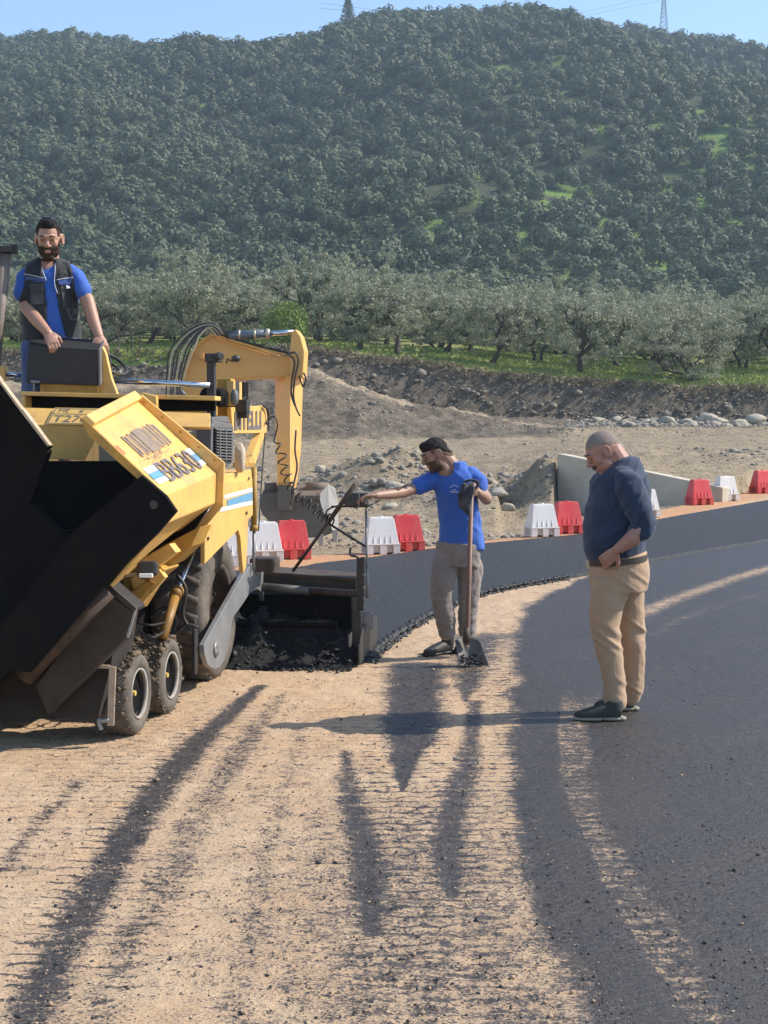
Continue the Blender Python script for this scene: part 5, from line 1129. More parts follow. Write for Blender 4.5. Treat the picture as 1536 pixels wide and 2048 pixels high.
MB().prism([q(592, 1002, 22.85), q(640, 998, 22.85), q(641, 990, 22.85), q(596, 992, 22.85)], (0, .04, 0)).prism([q(556, 1019, 22.8), q(583, 1020, 22.8), q(590, 985, 22.8), q(583, 970, 22.8), q(556, 972, 22.8)], (0, .25, 0)).build('bucket_ears', M_bkt, bk, bevel=.008)
for px, py in ((565, 1076), (603, 1074), (641, 1068), (670, 1060)): MB().hexa([q(px - 7, py, 22.85), q(px + 7, py, 22.85), q(px + 7, py, 22.95), q(px - 7, py, 22.95)], [q(px - 3, py + 24, 22.88), q(px + 4, py + 24, 22.88), q(px + 4, py + 24, 22.92), q(px - 3, py + 24, 22.92)]).build('bucket_tooth', M_bktl, bk, bevel=.006)
# carrier, mostly hidden by the paver
MB().box((-4.9, 24.8, 1.0), (1.5, 1.3, .55)).build('superstructure', M_org, EX, bevel=.06)
cbn = MB().box((-4.2, 24.0, 1.25), (.5, .55, .65)).build('cab', M_org, EX, bevel=.06)
MB().box((-4.2, 23.44, 1.4), (.40, .01, .38)).build('windscreen', flat('dark_glass', (.03, .035, .04), .1), cbn)
for sx in (-1, 1): MB().prism([(-4.9 + sx * 1.05 - .25, 23.2 + 1.6 + y, z - .18) for y, z in ((-1.5, .15), (-1.25, 0), (1.25, 0), (1.5, .15), (1.5, .45), (1.2, .62), (-1.2, .62), (-1.5, .45))], (.5, 0, 0)).build('crawler_track', M_rust, EX, bevel=.03)
# ============================================================= PEOPLE
def remesh(parts, voxel, smooth=2, it=.5):
    me = mesh_from('tmp', np.array(parts.v), parts.f); 
    bm = bmesh.new(); bm.from_mesh(me); bmesh.ops.recalc_face_normals(bm, faces=bm.faces); bm.to_mesh(me); bm.free()
    o = bpy.data.objects.new('tmp', me); COL.objects.link(o)
    m = o.modifiers.new('r', 'REMESH'); m.mode = 'VOXEL'; m.voxel_size = voxel; m.adaptivity = 0
    s_ = o.modifiers.new('s', 'SMOOTH'); s_.factor = it; s_.iterations = smooth
    dg = bpy.context.evaluated_depsgraph_get(); r = bpy.data.meshes.new_from_object(o.evaluated_get(dg))
    n = len(r.vertices); V = np.zeros(n * 3); r.vertices.foreach_get('co', V); V = V.reshape(-1, 3)
    N = np.zeros(n * 3); r.vertices.foreach_get('normal', N); N = N.reshape(-1, 3)
    F_ = np.zeros(len(r.polygons) * 4, np.int32)
    assert all(len(p.vertices) == 4 for p in list(r.polygons)[:50]); r.polygons.foreach_get('vertices', F_)
    bpy.data.objects.remove(o); bpy.data.meshes.remove(me); bpy.data.meshes.remove(r)
    return V, N, F_.reshape(-1, 4)
def normals(V, F_):
    a = V[F_[:, 2]] - V[F_[:, 0]]; b = V[F_[:, 3]] - V[F_[:, 1]]; fn = np.cross(a, b); N = np.zeros_like(V)
    for k in range(4): np.add.at(N, F_[:, k], fn)
    return N / (np.linalg.norm(N, axis=1)[:, None] + 1e-12)
def emit(name, V, F_, mat, parent): return link(name, mesh_from(name, V - wpos(parent), F_, True), mat, parent)
def shellpart(name, V, N, F_, w, thick, mat, parent, noise=0, seed=0):   # raise a skin off a surface where w > 0
    keep = (w[F_] > -.15).any(1); off = np.where(w > 0, thick * sstep(0, .35, w), -.003 + 0 * w)
    if noise: off = off + noise * vnoise(V * 90, seed) * sstep(0, .3, w)
    V2 = V + N * off[:, None]; F2 = F_[keep]; used = np.unique(F2); mp = -np.ones(len(V), int); mp[used] = np.arange(len(used))
    return emit(name, V2[used], mp[F2], mat, parent)
def lay(mb, pts, rad, n=14, ref=None, rb=None, cap=True):   # limb with rounded ends
    pts = [np.asarray(p, float) for p in pts]; mb.tube(pts, rad, n, rb, ref)
    if cap: mb.ell(pts[0], (min(rad[0], (rb or rad)[0]),) * 3, None, 12, 8); mb.ell(pts[-1], (min(rad[-1], (rb or rad)[-1]),) * 3, None, 12, 8)
def frame(fwd, up):
    f = np.array(fwd, float); f /= np.linalg.norm(f); u = np.array(up, float); u = u - f * np.dot(u, f); u /= np.linalg.norm(u); return np.stack([f, np.cross(u, f), u], 1)   # columns x fwd, y left, z up
def head(mb, c, M, k=1.0, nose=1.0):
    T = lambda p: c + M @ (np.array(p) * k); K = lambda r: np.array(r) * k
    E = lambda p, r, MM=None: mb.ell(T(p), K(r), M if MM is None else M @ MM, 18, 12)
    E((-.012, 0, .030), (.097, .076, .088)); E((.022, 0, .012), (.066, .066, .082)); E((.030, 0, -.042), (.056, .056, .072)); E((.018, 0, -.068), (.058, .058, .042)); E((.058, 0, -.098), (.024, .027, .019))
    E((.052, .036, -.020), (.028, .026, .030)); E((.052, -.036, -.020), (.028, .026, .030))
    mb.tube([T((.072, .046, .022)), T((.086, .024, .028)), T((.089, 0, .024)), T((.086, -.024, .028)), T((.072, -.046, .022))], [.010 * k, .012 * k, .011 * k, .012 * k, .010 * k], 10)
    mb.tube([T((.080, 0, .020)), T((.095, 0, .002)), T((.108 * nose, 0, -.022)), T((.100 * nose, 0, -.034))], [.008 * k, .010 * k, .014 * k, .011 * k], 10)
    for s_ in (-1, 1): E((.092, s_ * .013, -.030), (.012, .009, .009)); E((.078, s_ * .030, .006), (.010, .015, .008))
    for z_, r_ in ((-.056, .0075), (-.068, .0085)): mb.tube([T((.068, .025, z_)), T((.083, .012, z_ + .002)), T((.087, 0, z_)), T((.083, -.012, z_ + .002)), T((.068, -.025, z_))], [r_ * .5 * k, r_ * k, r_ * k, r_ * k, r_ * .5 * k], 8)
    for s_ in (-1, 1):
        ea = [T((-.004 + .016 * math.cos(a) - .006 * (math.sin(a) > 0) * abs(math.sin(a)), s_ * (.080 + .008 * (math.cos(a) < 0)), -.002 + .030 * math.sin(a))) for a in np.linspace(0, 2 * math.pi, 14)]
        mb.tube(ea, .0055 * k, 6); E((-.004, s_ * .076, -.004), (.014, .008, .026))
def hand(mb, w, d, n, side, curl=(.5, .5, .5, .5), k=1.0, spread=.10, thumb=(.5, .6)):
    """w wrist, d along the palm, n out of the back of the hand; side=+1 puts the thumb at cross(d, n)."""
    d = np.array(d, float); d /= np.linalg.norm(d); n = np.array(n, float); n = n - d * np.dot(n, d); n /= np.linalg.norm(n); t_ = np.cross(d, n) * side
    mb.tube([w - d * .01 * k, w + d * .035 * k, w + d * .088 * k], [.026 * k, .038 * k, .041 * k], 12, [.020 * k, .016 * k, .012 * k], t_)
    for i, (o, l) in enumerate(((.030, .074), (.010, .082), (-.011, .076), (-.030, .060))):
        b = w + d * .084 * k + t_ * o * k; dd = d + t_ * (o * 3 * spread * 10 / 3); dd /= np.linalg.norm(dd); pts = [b - d * .02 * k, b]; a = 0; p = b
        for j, f in enumerate((.44, .31, .25)):
            a += curl[i] * (1.0, 1.2, .8)[j]; v_ = dd * math.cos(a) - n * math.sin(a); p = p + v_ * l * f * k; pts.append(p)
        mb.tube(pts, [.0095 * k, .0095 * k, .009 * k, .0082 * k, .0068 * k], 8); mb.ell(pts[-1], (.0066 * k,) * 3, None, 8, 6)
    b = w + d * .025 * k + t_ * .030 * k; v1 = d * .6 + t_ * thumb[0] - n * .25; v1 /= np.linalg.norm(v1); v2 = d * .85 + t_ * (thumb[0] - .45) - n * thumb[1]; v2 /= np.linalg.norm(v2)
    mb.tube([w + d * .012 * k + t_ * .012 * k, b, b + v1 * .040 * k, b + v1 * .040 * k + v2 * .032 * k], [.016 * k, .0145 * k, .011 * k, .0085 * k], 8); mb.ell(b + v1 * .040 * k + v2 * .032 * k, (.0083 * k,) * 3, None, 8, 6)
def folds(V, N, amp, seed, scale=(9, 9, 3.2), mask=None):
    n1 = fbm(V * np.array(scale) + 3.3, 3, seed); rid = 1 - np.abs(vnoise(V * np.array(scale) * 1.7 + n1[:, None] * .8, seed + 5)) * 2
    o = amp * (.55 * n1 + .6 * np.clip(rid, -.2, 1)); 
    if mask is not None: o = o * mask
    return V + N * o[:, None]
def shoe(mb, sole, heel, toe, z, k=1.0):
    h = np.array(heel, float); t_ = np.array(toe, float); d = t_ - h; Ln = np.linalg.norm(d); d /= Ln; s_ = np.cross(d, (0, 0, 1.0)); u = np.array((0, 0, 1.0)); P_ = lambda a, c: h + d * a * Ln + u * c
    mb.tube([P_(.04, .055), P_(.18, .060), P_(.42, .056), P_(.70, .043), P_(.90, .032), P_(.985, .026)], [.034, .041, .042, .046, .038, .018], 14, [.045, .050, .046, .034, .026, .016], s_)
    mb.tube([P_(.16, .06), P_(.17, .12)], [.044, .042], 12, [.050, .046], s_)
    for a, b, w_ in ((.0, .5, .036), (.45, 1.0, .045)): sole.tube([P_(a, .014), P_((a + b) / 2, .014), P_(b, .016)], [w_ * .8, w_, w_ * .75], 14, [.0145, .0145, .013], s_)
    sole.ell(P_(.03, .014), (.03, .034, .0145), frame(d, u), 12, 8)
def skin_mat(name, c1, c2):
    t = NT(name); v = t.coord(); n1 = t.noise(18, 4, .6, v); n2 = t.noise(160, 3, .6, v)
    t.set(Base_Color=t.mix(n1, c4(c1), c4(c2)), Roughness=.52); t.b.inputs['Subsurface Weight'].default_value = .08; t.b.inputs['Subsurface Radius'].default_value = (.012, .005, .003); t.b.inputs['Subsurface Scale'].default_value = 1
    t.bump(n2, .25, .001); return t.m
def cloth_mat(name, col, rough=.85, fade=(.5, .5, .5), amt=.15, bs=420):
    t = NT(name); v = t.coord(); n1 = t.noise(6, 5, .6, v); wv = t.noise(bs, 2, .5, v)
    c = t.mix(t.math('MULTIPLY', t.ramp(n1, [(.45, 0), (.75, 1)]), amt), t.mix(wv, c4(col, .85), c4(col, 1.12)), c4(fade)); t.set(Base_Color=c, Roughness=rough); t.b.inputs['Sheen Weight'].default_value = .15; t.bump(wv, .25, .002); return t.m
def hair_mat(name, col, c2): 
    t = NT(name); v = t.coord((1, 1, .4)); n = t.noise(260, 3, .7, v); t.set(Base_Color=t.mix(n, c4(col), c4(c2)), Roughness=.8); t.b.inputs['Specular IOR Level'].default_value = .12; t.bump(n, .6, .004); return t.m
M_skinA = skin_mat('sun_reddened_skin', (.30, .145, .105), (.38, .20, .15)); M_skinB = skin_mat('tanned_skin', (.27, .145, .095), (.34, .195, .135)); M_skinC = skin_mat('olive_skin', (.33, .17, .115), (.41, .23, .16))
M_eye = flat('eye_dark', (.02, .015, .012), .3); M_hair = hair_mat('black_hair', (.010, .009, .010), (.035, .030, .030)); M_grizz = hair_mat('cropped_grey_hair', (.15, .115, .10), (.31, .25, .22)); M_beard = hair_mat('dark_beard', (.022, .015, .012), (.07, .045, .035)); M_tash = hair_mat('brown_moustache', (.035, .025, .02), (.12, .085, .07))
M_navy = cloth_mat('navy_linen_shirt', (.011, .026, .060), .85, (.025, .045, .085), .4); M_khaki = cloth_mat('beige_chino', (.38, .25, .155), .9, (.46, .32, .21), .4); M_tee = cloth_mat('royal_blue_tee', (.030, .105, .42), .85, (.05, .14, .46), .3)
M_greyt = cloth_mat('dusty_grey_work_trousers', (.21, .175, .155), .95, (.34, .28, .23), .6); M_leather = worn('dark_brown_leather', (.035, .022, .018), (.1, .07, .05), .3, .4, 0, 20, .2); M_suede = worn('dark_trainer_fabric', (.035, .038, .035), (.10, .09, .075), .5, .85, 0, 20, .4); M_sole = worn('pale_shoe_sole', (.28, .27, .21), (.12, .10, .08), .6, .8)
M_boot = worn('black_work_boot', (.018, .017, .018), (.08, .07, .06), .5, .55, 0, 20, .3); M_vest = cloth_mat('black_work_vest', (.012, .013, .017), .8, (.035, .035, .04), .3); M_flap = cloth_mat('blue_pocket_flap', (.035, .08, .26), .8); M_pipe = flat('reflective_piping', (.62, .66, .75), .35); M_bluet = cloth_mat('blue_work_trousers', (.045, .08, .20), .9); M_glove = cloth_mat('black_work_glove', (.012, .012, .018), .7)
def hairfns(c, M, k=1.0):
    def loc(V): return ((V - c) @ M) / k
    return loc
def face_extras(par, c, M, k, brow_mat, closed=True):
    T = lambda p: c + M @ (np.array(p) * k)
    for s_ in (-1, 1):
        MB().ell(T((.0835, s_ * .031, .0075)), np.array((.0062, .0125, .0036 if closed else .005)) * k, M, 12, 8).build('eye', M_eye, par, True)
        MB().tube([T((.080, s_ * .048, .027)), T((.0925, s_ * .030, .034)), T((.0965, s_ * .013, .031))], [.0024 * k, .0042 * k, .0032 * k], 8).build('eyebrow', brow_mat, par, True)

# ------------------------------------------------------------- man in navy shirt (left profile, head bowed)
D0 = 8.75
J = lambda px, py, dD=0.0: P(px, py, D0 + dD)
ax_f = np.array((-.985, -.17, 0)); ax_f /= np.linalg.norm(ax_f); ax_l = np.array((.17, -.985, 0))      # he faces -x ; his left is towards the camera
root = thing('person', J(1215, 1437) * np.array((1, 1, 0)), 'heavy-set person in navy shirt and beige trousers, hand on hip, looking down', 'person')
body = MB(); hc = J(1206, 905, -.02); HM = frame((-.86, -.10, -.50), (-.50, 0, .86)); head(body, hc, HM, 1.07, 1.0)
lay(body, [J(1222, 900, 0), J(1240, 928, 0), J(1248, 955, 0)], [.070, .074, .085])
lay(body, [J(1245, 965), J(1236, 1035), J(1236, 1080)], [.08, .11, .10])
lay(body, [J(1262, 968, -.20), J(1289, 1050, -.27)], [.055, .048]); lay(body, [J(1289, 1050, -.27), J(1264, 1078, -.275), J(1236, 1098, -.25)], [.048, .049, .033])
hand(body, J(1234, 1101, -.245), J(1203, 1128, -.20) - J(1234, 1101, -.245), ax_l + np.array((0, 0, .35)), -1, (.45, .5, .55, .6), 1.10, thumb=(.75, .2))
lay(body, [J(1262, 968, .22), J(1285, 1055, .28), J(1230, 1100, .22)], [.055, .045, .030]); hand(body, J(1230, 1100, .22), J(1205, 1118, .17) - J(1230, 1100, .22), -ax_l, -1, (.5, .5, .5, .5), 1.05)
for (h, k1, a_) in (((1232, 1130, -.09), (1214, 1262, -.10), (1228, 1400, -.10)), ((1240, 1130, .10), (1258, 1268, .12), (1262, 1395, .13))): lay(body, [J(*h), J(*k1), J(*a_)], [.08, .055, .04])
Vb, Nb, Fb = remesh(body, .0052, 3); bo = emit('body', Vb, Fb, M_skinA, root)
lc = ((Vb - hc) @ HM) / 1.07
w1 = np.minimum((lc[:, 2] - .050 + .55 * np.clip(-lc[:, 0] + .02, 0, .2) - .35 * np.clip(lc[:, 0] - .03, 0, .1)) / .05, 1); w1 = np.where((lc[:, 2] > -.06) & (np.abs(lc[:, 0]) < .16), w1, -1)
w1 = np.where((np.abs(lc[:, 1]) > .066) & (lc[:, 2] < .036) & (lc[:, 0] > -.035), -1, w1)
shellpart('hair', Vb, Nb, Fb, w1 + .5 * vnoise(Vb * 60, 77), .0016, M_grizz, root, .0008, 1)
wt = 1 - np.sqrt(((lc[:, 0] - .088) / .028) ** 2 + (lc[:, 1] / .034) ** 2 + ((lc[:, 2] + .048) / .014) ** 2); shellpart('moustache', Vb, Nb, Fb, wt, .008, M_tash, root, .001, 2)
face_extras(root, hc, HM, 1.07, M_tash)
sh = MB()
SC = [(1118, 1236, .165, .180), (1100, 1231, .182, .190), (1070, 1228, .192, .200), (1035, 1229, .186, .202), (1000, 1234, .168, .198), (970, 1240, .155, .205), (948, 1247, .122, .172), (932, 1248, .098, .122), (921, 1246, .078, .086)]
pts_ = [J(x, y) for y, x, a, b in SC]; sh.tube(pts_, [s[2] for s in SC], 28, [s[3] for s in SC], ref=ax_f)
sh.ell(J(1198, 1085, 0), (.095, .16, .13)); sh.ell(J(1252, 962, -.12), (.085, .10, .075)); sh.ell(J(1252, 962, .14), (.085, .10, .075)); sh.ell(J(1272, 985, 0), (.075, .17, .14))
lay(sh, [J(1257, 968, -.19), J(1275, 1010, -.235), J(1288, 1045, -.26), J(1286, 1062, -.265)], [.080, .076, .068, .060], 16); lay(sh, [J(1288, 1048, -.262), J(1274, 1064, -.262)], [.062, .055], 16)
lay(sh, [J(1257, 968, .20), J(1283, 1045, .28)], [.080, .068]); lay(sh, [J(1285, 1050, .28), J(1262, 1075, .26)], [.068, .058])
V, N, F_ = remesh(sh, .009, 4); 
arm_d = np.abs(V[:, 0] - J(1285, 1040)[0]) ; W_ = V @ np.array(((.8, 0, .6), (0, 1, 0), (-.6, 0, .8))).T; o_ = .0075 * fbm(W_ * np.array((5, 7, 13.)), 3, 11) + .010 * np.clip(1 - 2.2 * np.abs(vnoise(W_ * np.array((4, 5, 16.)), 12)), -.2, 1) * sstep(1.15, 1.35, V[:, 2] + .2 * (V[:, 1] < 8.6)); V = V + N * o_[:, None]; N = normals(V, F_); W_ = V @ np.array(((.5, 0, .85), (0, 1, 0), (-.85, 0, .5))).T; V = V + N * (.0075 * np.clip(1 - 3.0 * np.abs(vnoise(W_ * np.array((7, 6, 26.)), 16)), -.1, 1) * sstep(1.0, 1.3, V[:, 2]))[:, None]; N = normals(V, F_); V = folds(V, N, .002, 15, (26, 26, 12))
emit('shirt', V, F_, M_navy, root)
cl = MB(); cc_ = [J(1244 + 21 * math.cos(a) + 3 * math.sin(a), 931 - 10 * math.cos(a), -.082 * math.sin(a)) for a in np.linspace(0, 2 * math.pi, 22)]
V_ = []; F_ = []
for i, p in enumerate(cc_):
    inw = (J(1246, 915) - p); inw[2] = 0; inw /= np.linalg.norm(inw) + 1e-9
    V_ += [p + np.array((0, 0, -.010)) - inw * .014, p + np.array((0, 0, .034)) - inw * -.008, p + np.array((0, 0, .034)) + inw * .014, p + np.array((0, 0, -.012)) + inw * .004]
for i in range(21): F_ += [(4 * i + j, 4 * i + 4 + j, 4 * i + 4 + (j + 1) % 4, 4 * i + (j + 1) % 4) for j in range(4)]
cl.add(V_, F_); cl.build('collar', M_navy, root, True)
tr = MB()
TS = [(1108, 1237, .168, .182), (1116, 1238, .172, .184), (1135, 1238, .182, .188), (1160, 1237, .182, .185), (1180, 1236, .165, .178)]
tr.tube([J(x, y) for y, x, a, b in TS], [s[2] for s in TS], 28, [s[3] for s in TS], ref=ax_f)
lay(tr, [J(1224, 1165, -.085), J(1211, 1215, -.095), J(1210, 1262, -.10), J(1222, 1320, -.10), J(1229, 1370, -.10), J(1230, 1405, -.10)], [.120, .104, .084, .072, .064, .062], 18, ax_f, [.100, .095, .080, .070, .063, .062])
lay(tr, [J(1250, 1165, .09), J(1255, 1215, .11), J(1262, 1262, .12), J(1267, 1320, .13), J(1264, 1370, .13), J(1262, 1392, .13)], [.118, .100, .082, .072, .064, .060], 18, ax_f, [.100, .095, .085, .075, .066, .064])
V, N, F_ = remesh(tr, .008, 4); zn = sstep(.95, .3, V[:, 2]); V = folds(V, N, .0060, 21, (7, 7, 5), .5 + .8 * zn); N = normals(V, F_); cr = np.exp(-((V[:, 2] - .50) / .10) ** 2) + np.exp(-((V[:, 2] - .14) / .09) ** 2) + .7 * np.exp(-((V[:, 2] - .80) / .10) ** 2); W_ = V + np.stack([V[:, 2] * .8, 0 * V[:, 2], V[:, 0] * .7], -1); V = V + N * (.0085 * cr * (1 - 2 * np.abs(vnoise(W_ * np.array((5, 5, 20)), 27))))[:, None]; emit('trousers', V, F_, M_khaki, root)
so, up2 = MB(), MB(); fl = J(1240, 1437)[2] * 0
def gpt(px, py): p = G(px, py); p[2] = 0; return p
for h, t2 in (((1246, 1441), (1147, 1441)), ((1272, 1421), (1188, 1421))):
    so, up2 = MB(), MB(); shoe(up2, so, gpt(*h), gpt(*t2), 0); V, N, F_ = remesh(up2, .006, 3); so_ = emit('shoe', V, F_, M_suede, root); so.build('sole', M_sole, so_, True)
bl = MB(); pr = []
for a in np.linspace(0, 2 * math.pi, 48): c = J(1237, 1118) + ax_f * (.172 + .008 * math.cos(a)) * math.cos(a) + ax_l * .188 * math.sin(a) + PZ * (-.020 * math.cos(a)); pr.append(c)
V_ = []; F_ = []
for p in pr: o_ = p - J(1237, 1118); o_[2] = 0; o_ /= np.linalg.norm(o_); V_ += [p - PZ * .018, p + o_ * .007 - PZ * .018, p + o_ * .007 + PZ * .018, p + PZ * .018]
for i in range(47): F_ += [(4 * i + j, 4 * i + 4 + j, 4 * i + 4 + (j + 1) % 4, 4 * i + (j + 1) % 4) for j in range(4)]
bl.add(V_, F_); be = bl.build('belt', M_leather, root); MB().box(J(1181, 1128) + ax_f * .012, (.01, .03, .024), (ax_f, ax_l, PZ)).build('buckle', M_chrome, be, bevel=.003)
wa = MB(); c_ = J(1237, 1098, -.242); d_ = J(1204, 1122, -.21) - J(1264, 1082, -.26); wa.ring(c_, d_, [(.033, -.008), (.0375, -.008), (.0375, .008), (.033, .008)], 24); wt_ = wa.build('watch', M_boot, root, True)

# ------------------------------------------------------------- worker in blue tee with shovel
D0 = 11.0
wf = np.array((-.62, -.78, 0)); wf /= np.linalg.norm(wf); wl_ = np.array((.78, -.62, 0)); wl_ /= np.linalg.norm(wl_)     # chest direction, his left
root = thing('person', J(905, 1310) * np.array((1, 1, 0)), 'bearded worker in royal blue tee holding a shovel and reaching for the control box', 'person')
body = MB(); hc = J(869, 909, -.02); HM = frame((-.86, -.34, -.38), (-.36, -.10, .92)); head(body, hc, HM, 1.02, 1.03)
lay(body, [J(880, 905), J(898, 925, .02), J(906, 945, .03)], [.062, .066, .080]); lay(body, [J(874, 917, -.01), J(886, 932, -.01), J(896, 950, 0)], [.048, .052, .06])
lay(body, [J(907, 962, .03), J(917, 1030, .04), J(920, 1090, .04)], [.06, .075, .085])
lay(body, [J(858, 965, .06), J(805, 985, -.12)], [.050, .042]); lay(body, [J(805, 985, -.12), J(778, 989, -.24), J(752, 991, -.34)], [.042, .038, .028])
hand(body, J(752, 991, -.34), (-.95, -.25, -.06), (0.1, .2, 1), 1, (.35, .35, .4, .5), 1.0)
lay(body, [J(950, 962, -.02), J(973, 998, -.02)], [.052, .045]); lay(body, [J(973, 998, -.02), J(966, 992, -.12), J(956, 985, -.20)], [.044, .038, .030])
hand(body, J(957, 986, -.20), J(940, 970, -.27) - J(957, 986, -.20), (.35, -.9, .2), -1, (1.1, 1.1, 1.15, 1.2), 1.0, .02)
lay(body, [J(896, 1105, .0), J(886, 1190, -.04), J(892, 1270, 0)], [.05, .055, .042]); lay(body, [J(934, 1105, .03), J(937, 1190, .0), J(935, 1270, .06)], [.05, .055, .042])
Vb, Nb, Fb = remesh(body, .0052, 3); emit('body', Vb, Fb, M_skinB, root); lc = ((Vb - hc) @ HM) / 1.02
w1 = np.minimum((lc[:, 2] - .048 + .8 * np.clip(-lc[:, 0] + .0, 0, .12)) / .03, 1); w1 = np.where((lc[:, 2] > -.055) & (np.abs(lc[:, 0]) < .15), w1, -1); w1 = np.where((np.abs(lc[:, 1]) > .066) & (lc[:, 2] < .036) & (lc[:, 0] > -.035), -1, w1)
shellpart('hair', Vb, Nb, Fb, w1, .008, M_hair, root, .004, 3)
M_fade = hair_mat('short_faded_hair', (.085, .05, .036), (.16, .095, .068)); M_beard2 = hair_mat('brown_beard', (.050, .028, .020), (.12, .070, .048))
wf_ = np.minimum((lc[:, 2] - .012 + .6 * np.clip(-lc[:, 0] + .02, 0, .12)) / .03, 1); wf_ = np.where((lc[:, 2] > -.07) & (lc[:, 0] < .045) & (np.abs(lc[:, 0]) < .15), wf_, -1); wf_ = np.where((np.abs(lc[:, 1]) > .070) & (lc[:, 2] < .034) & (lc[:, 0] > -.030) & (lc[:, 0] < .02), -1, wf_)
shellpart('hair_fade', Vb, Nb, Fb, wf_, .0012, M_fade, root, .0006, 31)
mb = MB(); T_ = lambda p: hc + HM @ (np.array(p) * 1.02)
mb.ell(T_((.030, 0, .100)), (.060, .050, .018), HM); mb.ell(T_((.070, .0, .084)), (.020, .040, .016), HM); V, N, F_ = remesh(mb, .005, 2); V = V + N * (.006 * vnoise(V * 70, 4))[:, None]; emit('quiff', V, F_, M_hair, root)
wb = np.minimum((-lc[:, 2] - .030 + .35 * np.clip(.035 - lc[:, 0], 0, .06)) / .02, 1); wb = np.where((lc[:, 0] > -.004) & (lc[:, 2] > -.125) & (lc[:, 2] < .005) & (np.abs(lc[:, 1]) < .070) & ((lc[:, 2] < -.034) | (lc[:, 0] > .014)), wb, -1)
wb = np.where((np.abs(lc[:, 1]) < .022) & (lc[:, 2] > -.078) & (lc[:, 2] < -.048) & (lc[:, 0] > .07), -1, wb); shellpart('beard', Vb, Nb, Fb, wb, .004, M_beard2, root, .0012, 5)
face_extras(root, hc, HM, 1.02, M_hair)
sh = MB(); SC = [(1098, 922, .150, .190), (1080, 922, .140, .180), (1050, 921, .128, .172), (1015, 917, .125, .168), (985, 912, .128, .170), (962, 908, .118, .172), (948, 908, .098, .160), (936, 911, .082, .118), (924, 912, .060, .070)]
sh.tube([J(x, y, .02) for y, x, a, b in SC], [s[2] for s in SC], 28, [s[3] for s in SC], ref=wf)
lay(sh, [J(872, 958, .05), J(850, 967, .03), J(834, 974, -.03)], [.070, .066, .056], 16); lay(sh, [J(940, 952, .0), J(955, 965, -.03), J(958, 972, -.03)], [.072, .074, .068], 16)
V, N, F_ = remesh(sh, .008, 4); V = folds(V, N, .0075, 31, (9, 9, 3.5)); N = normals(V, F_); W_ = V + np.stack([0 * V[:, 0], 0 * V[:, 0], V[:, 0] * .9], -1); V = V + N * (.006 * np.clip(1 - 2.2 * np.abs(vnoise(W_ * np.array((6, 6, 15.)), 33)), -.2, 1))[:, None]; N = normals(V, F_); V = folds(V, N, .0025, 35, (24, 24, 9)); N = normals(V, F_)
px_v = 768 + F * V[:, 0] / V[:, 1]; py_v = HOR - (V[:, 2] - CAMH) / V[:, 1] * F
neck = (np.hypot((px_v - 893) / 14, (py_v - 935) / 17) < 1) & (py_v < 953); kf_ = ~neck[F_].any(1); emit('tee_shirt', V, F_[kf_], M_tee, root)
# chest print
def onto(px, py, V, N, off=.004):
    pxv = 768 + F * V[:, 0] / V[:, 1]; pyv = HOR - (V[:, 2] - CAMH) / V[:, 1] * F; d = (pxv - px) ** 2 + (pyv - py) ** 2 + 1e3 * (N[:, 1] > -.1); i = np.argmin(d); return V[i] + N[i] * off
lg = MB(); pts_ = [onto(901 + 16 * t_, 975 - 4.5 * math.sin(math.pi * t_), V, N, .003) for t_ in np.linspace(0, 1, 9)]; lg.tube(pts_, .003, 5)
for k in range(8): a = onto(901.5 + k * 2.1, 982, V, N); b = onto(901.5 + k * 2.1 + .3, 986, V, N); lg.tube([a, b], .0022, 5)
lg.tube([onto(907, 979.5, V, N, .003), onto(912, 979.5, V, N, .003)], .0028, 5); lo = lg.build('chest_print', flat('white_print', (.62, .66, .75), .7), root)
tr = MB(); TS = [(1085, 916, .135, .178), (1105, 915, .142, .182), (1130, 913, .135, .178)]
tr.tube([J(x, y) for y, x, a, b in TS], [s[2] for s in TS], 26, [s[3] for s in TS], ref=wf)
lay(tr, [J(892, 1125, -.02), J(885, 1160, -.05), J(884, 1195, -.06), J(890, 1232, -.04), J(893, 1258, -.01), J(893, 1264, -.01)], [.104, .096, .080, .074, .064, .062], 18)
lay(tr, [J(936, 1125, .03), J(939, 1160, .02), J(937, 1195, .01), J(935, 1232, .03), J(935, 1258, .06), J(935, 1264, .06)], [.100, .092, .076, .070, .064, .062], 18)
tr.ell(J(957, 1140, .02), (.035, .05, .085)); V, N, F_ = remesh(tr, .008, 4); V = folds(V, N, .0065, 41, (8, 8, 6)); N = normals(V, F_); V = folds(V, N, .006, 45, (10, 10, 22), .35 + sstep(.65, .2, V[:, 2])); emit('work_trousers', V, F_, M_greyt, root)
for h, t2 in (((904, 1306), (858, 1312)), ((940, 1298), (914, 1308))):
    so, up2 = MB(), MB(); h3 = gpt(*h); t3 = gpt(*t2); d_ = t3 - h3; d_ /= np.linalg.norm(d_); t3 = h3 + d_ * .29; shoe(up2, so, h3, t3, 0)
    up2.tube([h3 + d_ * .045 + PZ * .08, h3 + d_ * .045 + PZ * .17], [.050, .052], 14); V, N, F_ = remesh(up2, .006, 3); so_ = emit('work_boot', V, F_, M_boot, root); so.build('sole', M_dark, so_, True)
